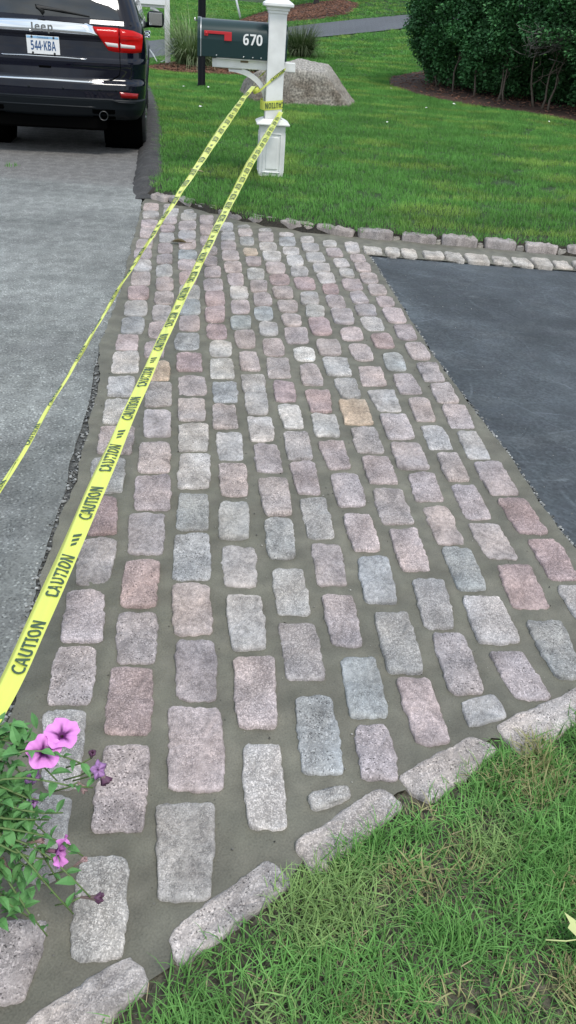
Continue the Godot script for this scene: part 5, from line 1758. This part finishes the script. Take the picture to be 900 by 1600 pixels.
func make_lawns() -> void:
	# the mown lawn behind the kerb
	var where := []
	var tints := []
	var where2 := []
	var tints2 := []
	var bed1 := line(mulch_hedge)
	var bed2 := line(mulch_grass)
	var bed3 := line(mulch_tree)
	var drive := line(next_drive)
	var z := -5.9
	while z > -62.0:
		var far := z < -17.0
		var stepz := 0.085 if not far else 0.085 * (1.0 + (-z - 17.0) * 0.09)
		var half := 1.2 + -z * 0.47
		var x := -half - 0.3
		while x < half + 0.3:
			var p := Vector2(x + jit(stepz * 0.5), z + jit(stepz * 0.5))
			x += stepz
			if not inside(p, lawn_back) or inside(p, drive):
				continue
			if inside(p, bed1) or inside(p, bed2) or inside(p, bed3):
				continue
			if not far and edge_distance(p, lawn_back) < 0.025:
				continue
			var bald := 0.7 * fine.get_noise_2d(p.x * 110, p.y * 110) + (0.5 * smoothstep(-6.9, -6.1, p.y) if p.x < 0.2 else 0.0)
			if bald > 0.42 and rng.randf() < 0.6:
				continue
			var k := 1.0 + 0.30 * fine.get_noise_2d(p.x * 55, p.y * 110) + 0.22 * fine.get_noise_2d(p.x * 300, p.y * 300)
			var dry := smoothstep(0.05, 0.5, fine.get_noise_2d(p.x * 70 + 400, p.y * 130 + 77))
			var c := Color(0.132, 0.312, 0.075).lerp(Color(0.245, 0.385, 0.092), dry) * k
			var sc := 1.0 if not far else stepz / 0.085
			var tr := Transform3D(Basis(Vector3.UP, rng.randf() * TAU).scaled(Vector3(sc, (0.8 + 0.3 * rng.randf()) * (1.0 + 0.12 * (sc - 1.0)), sc)), Vector3(p.x, ground_height(p) - 0.004, p.y))
			if far:
				where2.append(tr)
				tints2.append(c)
			else:
				where.append(tr)
				tints.append(c)
		z -= stepz
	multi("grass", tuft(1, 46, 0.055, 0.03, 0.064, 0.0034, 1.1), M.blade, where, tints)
	multi("grass", tuft(2, 46, 0.06, 0.035, 0.07, 0.005, 1.0), M.blade, where2, tints2)
	# the long, uneven grass beside the border stones
	where = []
	tints = []
	var w3 := []
	var t3 := []
	for k in 52000:
		var p := Vector2(rng.randf_range(-0.6, 3.0), rng.randf_range(-3.0, 0.25))
		if not inside(p, lawn_near):
			continue
		var e := edge_distance(p, lawn_near)
		if p.x > 1.6 and e > 0.9:
			continue
		var n := fine.get_noise_2d(p.x * 330, p.y * 330)
		var want := 0.75 + 0.7 * n
		# bare earth close to the stones at the near end
		var earth := (1.0 - smoothstep(0.06, 0.20, e)) * (1.0 - smoothstep(0.02, 0.22, p.x))
		want -= earth * 0.45
		want -= (1.0 - smoothstep(0.05, 0.16, p.distance_to(Vector2(0.42, -0.70)))) * 0.45
		if e < 0.012:
			want -= 0.3
		if rng.randf() > want:
			continue
		var s := rng.randf_range(0.75, 1.25) * (1.0 + 0.25 * n)
		var lean := Basis(Vector3(jit(1), 0, jit(1)).normalized(), rng.randf_range(0.0, 0.5))
		var tr := Transform3D(lean * Basis(Vector3.UP, rng.randf() * TAU).scaled(Vector3(1, s, 1)), Vector3(p.x, ground_height(p) - 0.003, p.y))
		var q := 1.0 + 0.35 * fine.get_noise_2d(p.x * 900, p.y * 900)
		var c := Color(0.150, 0.320, 0.090) * q
		if fine.get_noise_2d(p.x * 260 + 300, p.y * 260) > 0.18:
			c = Color(0.255, 0.385, 0.140) * q
		if fine.get_noise_2d(p.x * 420 + 60, p.y * 420 + 60) > 0.25 and rng.randf() < 0.5:
			c = Color(0.36, 0.34, 0.17) * q
		if k % 2 == 0:
			where.append(tr)
			tints.append(c)
		else:
			w3.append(tr)
			t3.append(c)
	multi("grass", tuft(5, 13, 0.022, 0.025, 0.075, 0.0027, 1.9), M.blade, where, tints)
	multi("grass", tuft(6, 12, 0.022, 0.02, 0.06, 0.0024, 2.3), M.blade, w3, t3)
	# dry straw and bits lying between the blades
	where = []
	tints = []
	for k in 4200:
		var p := Vector2(rng.randf_range(-0.5, 1.8), rng.randf_range(-1.9, 0.1))
		if not inside(p, lawn_near):
			continue
		where.append(Transform3D(Basis.from_euler(Vector3(jit(0.25), rng.randf() * TAU, jit(0.3))).scaled(Vector3(0.8, 1, rng.randf_range(0.2, 1.0))), Vector3(p.x, ground_height(p) + 0.004 + 0.012 * rng.randf(), p.y)))
		tints.append(Color(0.30, 0.24, 0.15) * rng.randf_range(0.4, 1.5))
	var straw := start()
	box(straw, Vector3.ZERO, Vector3(0.0018, 0.001, 0.032), 0.0005)
	straw.generate_normals()
	multi("dry_straw", straw.commit(), M.chip, where, tints)

# ---------------------------------------------------------------- petunia
func petal_disc(st: SurfaceTool, r: float, cup: float, wave: float) -> void:
	# five broad lobes about a deep throat; violet at the heart, veined
	var rings := [0.10, 0.2, 0.32, 0.5, 0.7, 0.86, 1.0]
	var n := 50
	var rows := []
	for k in rings:
		var row := []
		for i in n:
			var a := TAU * i / n
			var lobe := 1.0 - 0.17 * pow(absf(cos(a * 2.5)), 5.0) + 0.02 * sin(a * 11.0)
			var rr: float = r * k * (1.0 - (1.0 - lobe) * smoothstep(0.55, 1.0, k))
			var y: float = -cup * pow(1.0 - k, 2.2) + wave * k * k * sin(a * 5.0 + 0.6) + 0.5 * wave * k * k * sin(a * 13.0)
			row.append(Vector3(cos(a) * rr, y, sin(a) * rr))
		rows.append(row)
	for j in rings.size() - 1:
		for i in n:
			for q in [[j, i], [j + 1, i], [j + 1, i + 1], [j, i], [j + 1, i + 1], [j, i + 1]]:
				var k: float = rings[q[0]]
				var a: float = TAU * q[1] / n
				var vein := pow(absf(sin(a * 2.5)), 8.0) * (1.0 - smoothstep(0.35, 0.85, k))
				var heart := 1.0 - smoothstep(0.18, 0.42, k)
				var c := Color(0.82, 0.30, 0.76).lerp(Color(0.11, 0.010, 0.11), clampf(vein + heart, 0.0, 1.0))
				st.set_color(c)
				st.add_vertex(rows[q[0]][q[1] % n])

func make_petunia() -> void:
	var pot := Vector3(-0.70, 0.0, -0.80)
	var t := thing("potted_petunia", "trailing petunia with two open pink flowers hanging over the setts", "flowering plant", pot)
	var st := start()
	lathe(st, [Vector2(0.0, 0.0), Vector2(0.11, 0.0), Vector2(0.115, 0.02), Vector2(0.155, 0.25), Vector2(0.175, 0.255), Vector2(0.178, 0.295), Vector2(0.160, 0.30), Vector2(0.150, 0.26), Vector2(0.0, 0.255)], 32)
	obj("pot", st, M.clay, t)
	# a small leaf, folded along its midrib
	var kinds := []
	for v in 4:
		st = start()
		st.set_smooth_group(-1)
		var l := 0.021 + 0.0035 * v
		var w := 0.0034 + 0.0013 * v
		var dip := 0.005 + 0.002 * v
		var mid := []
		for k in 5:
			var u := k / 4.0
			mid.append(Vector3(0, sin(u * 2.2) * 0.004 - dip * u * u, l * u))
		var ws := [0.15, 0.85, 1.0, 0.62, 0.0]
		for k in 4:
			for s in [-1, 1]:
				st.set_color(Color(0.090, 0.215, 0.070) * (0.8 + 0.16 * v) * (1.08 if s > 0 else 0.95))
				quad(st, mid[k], mid[k + 1], mid[k + 1] + Vector3(s * w * ws[k + 1], 0.0022 * ws[k + 1], 0), mid[k] + Vector3(s * w * ws[k], 0.0022 * ws[k], 0))
		st.generate_normals()
		kinds.append(st.commit())
	var green := vmat(0.6)
	var stalk := mat(Color(0.12, 0.185, 0.06), 0.6)
	# each shoot: where its tip hangs
	var tips := [[-0.385, 0.320, -0.862], [-0.300, 0.320, -0.866], [-0.285, 0.300, -0.845], [-0.330, 0.262, -0.812], [-0.355, 0.235, -0.800], [-0.318, 0.195, -0.775], [-0.292, 0.185, -0.770], [-0.275, 0.145, -0.740], [-0.300, 0.125, -0.730], [-0.340, 0.090, -0.705], [-0.375, 0.105, -0.712], [-0.405, 0.340, -0.880], [-0.395, 0.285, -0.835], [-0.380, 0.250, -0.815], [-0.400, 0.205, -0.785], [-0.365, 0.180, -0.770], [-0.390, 0.150, -0.745], [-0.350, 0.140, -0.740], [-0.415, 0.120, -0.722], [-0.420, 0.250, -0.810], [-0.345, 0.300, -0.848], [-0.365, 0.275, -0.83], [-0.43, 0.30, -0.85], [-0.43, 0.18, -0.77], [-0.425, 0.36, -0.88], [-0.36, 0.215, -0.79], [-0.33, 0.16, -0.755], [-0.40, 0.235, -0.80], [-0.345, 0.195, -0.772], [-0.385, 0.195, -0.775]]
	var leaves := 0
	for i in tips.size():
		var tip := Vector3(tips[i][0], tips[i][1], tips[i][2]) - pot
		var root := Vector3(0.10 + jit(0.04), 0.27, jit(0.10))
		var pts := []
		for k in 10:
			var u := k / 9.0
			var p := root.lerp(tip, u)
			p.y += sin(u * PI) * (0.05 + 0.02 * sin(i * 1.7)) + 0.006 * sin(u * 9 + i)
			p.z += 0.012 * sin(u * 6.0 + i)
			pts.append(p)
		st = start()
		tube(st, pts, [0.0026, 0.0024, 0.0022, 0.0021, 0.002, 0.0019, 0.0018, 0.0017, 0.0016, 0.0013], 5)
		obj("stem", st, stalk, t)
		for k in 9:
			if leaves >= 270:
				break
			var u := 0.52 + 0.48 * (k + rng.randf() * 0.6) / 9.0
			var f := u * 9.0
			var a: Vector3 = pts[int(minf(f, 8.0))]
			var b: Vector3 = pts[int(minf(f, 8.0)) + 1]
			var p := a.lerp(b, f - int(minf(f, 8.0)))
			var m := place("leaf", kinds[rng.randi() % 4], M.leaf, t, p)
			var d := (b - a).normalized()
			var away := (d * rng.randf_range(0.1, 0.9) + Vector3(jit(1), rng.randf_range(0.1, 1.0), jit(1)).normalized()).normalized()
			m.basis = Basis.looking_at(-away, Vector3.UP + Vector3(jit(0.4), 0, jit(0.4))).scaled(Vector3.ONE * rng.randf_range(0.65, 1.25))
			leaves += 1
	# the crowd of small leaves nearer the pot
	var crowd := SurfaceTool.new()
	crowd.begin(Mesh.PRIMITIVE_TRIANGLES)
	for k in 300:
		var u := pow(rng.randf(), 0.8)
		var p := Vector3(-0.50 + 0.125 * u + jit(0.02), 0.0, 0.0)
		var v := rng.randf()
		p.y = lerpf(0.07, 0.37, v) + jit(0.01)
		p.z = lerpf(-0.70, -0.885, v) + jit(0.02)
		if p.x > -0.43 + 0.075 * absf(sin(v * 8.0)) - 0.02 * (1.0 if v < 0.25 else 0.0):
			continue
		var away := Vector3(jit(1), rng.randf_range(-0.1, 1.0), jit(1)).normalized()
		crowd.append_from(kinds[k % 4], 0, Transform3D(Basis.looking_at(-away, Vector3.UP + Vector3(jit(0.5), 0, jit(0.5))).scaled(Vector3.ONE * rng.randf_range(0.7, 1.3)), p - pot))
	place("foliage", crowd.commit(), M.leaf, t).set_meta("kind", "stuff")
	# open flowers: two facing up, one seen from the side
	var eye := Vector3(0, 1.4, 0)
	for f in [[-0.3635, 0.358, -0.846, 0.029, Vector3(0.30, 0.75, 0.45), 0.004], [-0.342, 0.368, -0.878, 0.029, Vector3(0.15, 0.85, 0.20), 0.004], [-0.326, 0.205, -0.772, 0.027, Vector3(1.0, 0.10, 0.10), 0.006]]:
		var at := Vector3(f[0], f[1], f[2]) - pot
		var up: Vector3 = f[4].normalized()
		st = start()
		petal_disc(st, f[3], 0.014, f[5] * 0.8)
		var fl := obj("flower", st, M.petal, t)
		fl.transform = Transform3D(Basis(Quaternion(Vector3.UP, up)), at)
		st = start()
		lathe(st, [Vector2(0.0036, -0.012), Vector2(0.0030, -0.026), Vector2(0.0026, -0.040), Vector2(0.0, -0.042)], 10)
		obj("throat", st, mat(Color(0.22, 0.10, 0.16), 0.6), fl)
		st = start()
		for k in 5:
			var a := TAU * k / 5
			tube(st, [Vector3(0, -0.042, 0), Vector3(cos(a) * 0.005, -0.030, sin(a) * 0.005), Vector3(cos(a) * 0.010, -0.022, sin(a) * 0.010)], [0.0018, 0.0016, 0.0005], 4)
		obj("calyx", st, stalk, fl)
		st = start()
		var foot := up * -0.042
		tube(st, [at + foot, at + foot + Vector3(-0.01, -0.03, 0.0), at + foot + Vector3(-0.05, -0.06, 0.01)], [0.0014], 5)
		obj("flower_stalk", st, stalk, t)
	# withered and closed flowers: crumpled trumpets
	for f in [[-0.280, 0.318, -0.850, 0.015, 0.022, Vector3(0.7, 0.5, 0.3), "v"], [-0.266, 0.305, -0.842, 0.010, 0.018, Vector3(0.6, -0.5, 0.4), "d"], [-0.388, 0.300, -0.842, 0.013, 0.020, Vector3(0.6, 0.2, 0.6), "v"], [-0.383, 0.262, -0.818, 0.008, 0.035, Vector3(0.25, 0.9, 0.1), "v"], [-0.262, 0.142, -0.736, 0.009, 0.032, Vector3(1.0, 0.25, 0.1), "d"], [-0.290, 0.198, -0.765, 0.005, 0.026, Vector3(0.7, 0.8, 0.0), "p"], [-0.365, 0.215, -0.782, 0.005, 0.026, Vector3(1, 0.4, 0), "p"], [-0.292, 0.335, -0.868, 0.006, 0.012, Vector3(0.2, 0.9, 0.1), "d"], [-0.415, 0.165, -0.755, 0.008, 0.03, Vector3(0.2, -0.9, 0.2), "d"], [-0.302, 0.288, -0.835, 0.006, 0.014, Vector3(0.5, -0.6, 0.2), "p"]]:
		st = start()
		var prof := [Vector2(0.0018, -f[4]), Vector2(0.0028, -f[4] * 0.5), Vector2(f[3] * 0.55, -0.004), Vector2(f[3], 0.004), Vector2(f[3] * 0.6, 0.007), Vector2(0.0015, 0.002)]
		for i in prof.size() - 1:
			for k in 18:
				var v := []
				for jk in [[i, k], [i + 1, k], [i + 1, k + 1], [i, k + 1]]:
					var a: float = TAU * (jk[1] % 18) / 18.0
					var q: Vector2 = prof[jk[0]]
					var crumple := 1.0 + 0.20 * sin(a * 5.0 + f[0] * 90.0) * smoothstep(0.2, 0.8, jk[0] / 4.0) + 0.15 * sin(a * 9.0)
					v.append(Vector3(cos(a) * q.x * crumple, q.y + 0.002 * sin(a * 4.0), sin(a) * q.x * crumple))
				var c := Color(0.30, 0.15, 0.34)
				if f[6] == "d":
					c = Color(0.10, 0.04, 0.08)
				elif f[6] == "p":
					c = Color(0.34, 0.22, 0.22)
				if i < 2:
					c = c.lerp(Color(0.20, 0.16, 0.12), 0.6)
				st.set_color(c * (0.75 + 0.4 * absf(sin(k * 2.1))))
				quad(st, v[0], v[1], v[2], v[3])
		var w := obj("withered_flower", st, green, t)
		w.transform = Transform3D(Basis(Quaternion(Vector3.UP, f[5].normalized())), Vector3(f[0], f[1], f[2]) - pot)
		st = start()
		var tail: Vector3 = w.transform * Vector3(0, -f[4], 0)
		tube(st, [tail, tail + Vector3(-0.015, -0.012, 0.002), tail + Vector3(-0.045, -0.03, 0.0)], [0.0015], 5)
		obj("flower_stalk", st, stalk, t)

# ---------------------------------------------------------------- leaves, crumbs and petals lying about
func make_small_things() -> void:
	# maple leaf on the near grass: a lobed, slightly curled blade
	var st := start()
	var outline := []
	var lobes := [[0.0, 1.0], [0.22, 0.62], [0.30, 0.70], [0.42, 0.40], [0.62, 0.98], [0.78, 0.62], [0.95, 0.70], [1.12, 0.42], [1.55, 0.80], [1.85, 0.50], [2.3, 0.55], [2.75, 0.32], [3.05, 0.22]]
	for k in lobes.size():
		outline.append(Vector2.from_angle(lobes[k][0] + PI / 2) * lobes[k][1] * 0.062)
	for k in range(lobes.size() - 1, 0, -1):
		outline.append(Vector2.from_angle(-lobes[k][0] + PI / 2) * lobes[k][1] * 0.062)
	var n := outline.size()
	for k in n:
		var a: Vector2 = outline[k]
		var b: Vector2 = outline[(k + 1) % n]
		for h in [[0.0, 0.5], [0.5, 1.0]]:
			var v := []
			for q in [[a, h[0]], [b, h[0]], [b, h[1]], [a, h[1]]]:
				var p: Vector2 = q[0] * q[1]
				v.append(Vector3(p.x, 0.010 * sin(p.x * 50.0) * p.length() / 0.06 + 0.12 * p.length() * p.length() / 0.06, p.y))
			for i in [0, 1, 2, 0, 2, 3]:
				var warm := smoothstep(0.028, 0.0, Vector2(v[i].x + 0.008, v[i].z).length())
				st.set_color(Color(0.52, 0.56, 0.24).lerp(Color(0.58, 0.34, 0.24), warm * 0.6))
				st.add_vertex(v[i])
	tube(st, [Vector3(0, 0.002, -0.012), Vector3(0.01, 0.006, -0.05), Vector3(0.03, 0.004, -0.08)], [0.0012], 5)
	var o := obj("maple_leaf", st, M.maple)
	o.position = Vector3(0.575, 0.072, -0.775)
	o.rotation = Vector3(0.25, 2.2, -0.15)
	tag(o, "fallen pale yellow green maple leaf lying on the near grass", "leaf")
	# dry leaf on the setts
	st = start()
	for k in 8:
		for s in [-1, 1]:
			var a := k / 8.0
			var b := (k + 1) / 8.0
			var wa := sin(a * PI) * 0.022
			var wb := sin(b * PI) * 0.022
			st.set_color(Color(0.13, 0.10, 0.045))
			quad(st, Vector3(a * 0.11 - 0.055, 0.004, 0), Vector3(b * 0.11 - 0.055, 0.004, 0), Vector3(b * 0.11 - 0.055, 0.004 + wb * 0.8, s * wb), Vector3(a * 0.11 - 0.055, 0.004 + wa * 0.8, s * wa))
	tube(st, [Vector3(0.055, 0.005, 0), Vector3(0.085, 0.008, 0.005)], [0.0022], 5)
	o = obj("dry_leaf", st, M.maple)
	o.position = Vector3(-0.86, 0.016, -5.33)
	tag(o, "curled brown dry leaf on the setts between the two caution tapes", "leaf")
	# white petals scattered on the back lawn
	st = start()
	for k in 6:
		var a := TAU * k / 6
		var b := TAU * (k + 1) / 6
		st.set_color(Color(0.78, 0.78, 0.74))
		triangle(st, Vector3(0, -0.004, 0), Vector3(cos(a) * 0.026, 0.004 * sin(a * 2), sin(a) * 0.015), Vector3(cos(b) * 0.026, 0.004 * sin(b * 2), sin(b) * 0.015))
	st.generate_normals()
	var petal := st.commit()
	var petals := [[-1.66, -12.33, 1.5, "largest white petal, on the lawn midway between the lamp post and the farther tape"], [2.35, -15.64, 1.3, "white petal on the grass just in front of the mulch under the hedge"], [3.81, -13.71, 1.2, "white petal on the lawn near the hedge, farthest right"], [-2.31, -14.99, 1.3, "white petal on the grass beside the asphalt kerb, nearest the car"], [-1.93, -15.2, 1.1, "white petal close in front of the black lamp post"], [-1.30, -9.9, 0.8, "small white petal on the lawn between asphalt kerb and farther tape"], [1.40, -17.9, 1.4, "white petal on the grass at the tip of the hedge mulch"], [1.0, -20.4, 1.4, "most distant white petal, on the grass beyond the boulder"], [1.75, -14.6, 1.0, "white petal on open lawn between the boulder and the hedge"], [0.95, -12.2, 0.8, "tiny white petal on the lawn right of the boulder"], [3.62, -13.95, 0.9, "smaller white petal paired with another near the hedge"], [-1.2, -14.2, 1.0, "white petal on the grass left of the boulder"]]
	for p in petals:
		o = place("white_petal", petal, M.maple, self, Vector3(p[0], 0.045 + 0.055, p[1]))
		o.rotation = Vector3(jit(0.3), rng.randf() * TAU, jit(0.3))
		o.scale = Vector3.ONE * p[2]
		tag(o, p[3], "petal", "white petals on the back lawn")
	# a pale twig on the lawn by the farther tape
	st = start()
	tube(st, [Vector3(-1.10, 0.10, -7.50), Vector3(-1.04, 0.105, -7.46), Vector3(-0.98, 0.10, -7.44)], [0.006, 0.007, 0.003], 5)
	tag(obj("twig", st, mat(Color(0.42, 0.33, 0.22), 0.9)), "short pale twig on the grass beside the farther caution tape", "twig")
	# crumbs of broken asphalt along both edges of the setts
	var where := []
	var tints := []
	for edge in [[apron_left, 800, -1.0, 0.036, -3.4], [drive_left, 700, 1.0, 0.022, -9.0]]:
		var l := line(edge[0])
		for k in edge[1]:
			var i := rng.randi() % (l.size() - 1)
			var p := l[i].lerp(l[i + 1], rng.randf())
			if p.y < edge[4] + 0.5 * rng.randf():
				if rng.randf() < 0.85:
					continue
			p.x += edge[2] * (rng.randf() * edge[3] - 0.008)
			var s := rng.randf_range(0.2, 0.75)
			where.append(Transform3D(Basis.from_euler(Vector3(jit(3), jit(3), jit(3))).scaled(Vector3(s, s * 0.7, s * 0.9)), Vector3(p.x, -0.002 + 0.003 * rng.randf(), p.y)))
			tints.append(Color(0.30, 0.30, 0.29) * rng.randf_range(0.4, 1.6))
	for k in 2600:
		var p := Vector2(rng.randf_range(-1.3, 1.0), rng.randf_range(-6.2, -0.5))
		var s := 0.08 + 0.22 * pow(rng.randf(), 3.0)
		where.append(Transform3D(Basis.from_euler(Vector3(jit(3), jit(3), jit(3))).scaled(Vector3(s, s * 0.6, s)), Vector3(p.x, 0.0075, p.y)))
		tints.append(Color(0.20, 0.19, 0.17) * rng.randf_range(0.15, 2.4))
	var m := stone(PackedVector2Array([Vector2(-0.008, -0.006), Vector2(0.007, -0.007), Vector2(0.008, 0.006), Vector2(-0.006, 0.008)]), -0.006, 0.006, 0.006, 0.002, 0.003, Color(1, 1, 1))
	multi("asphalt_crumbs", m, M.chip, where, tints)
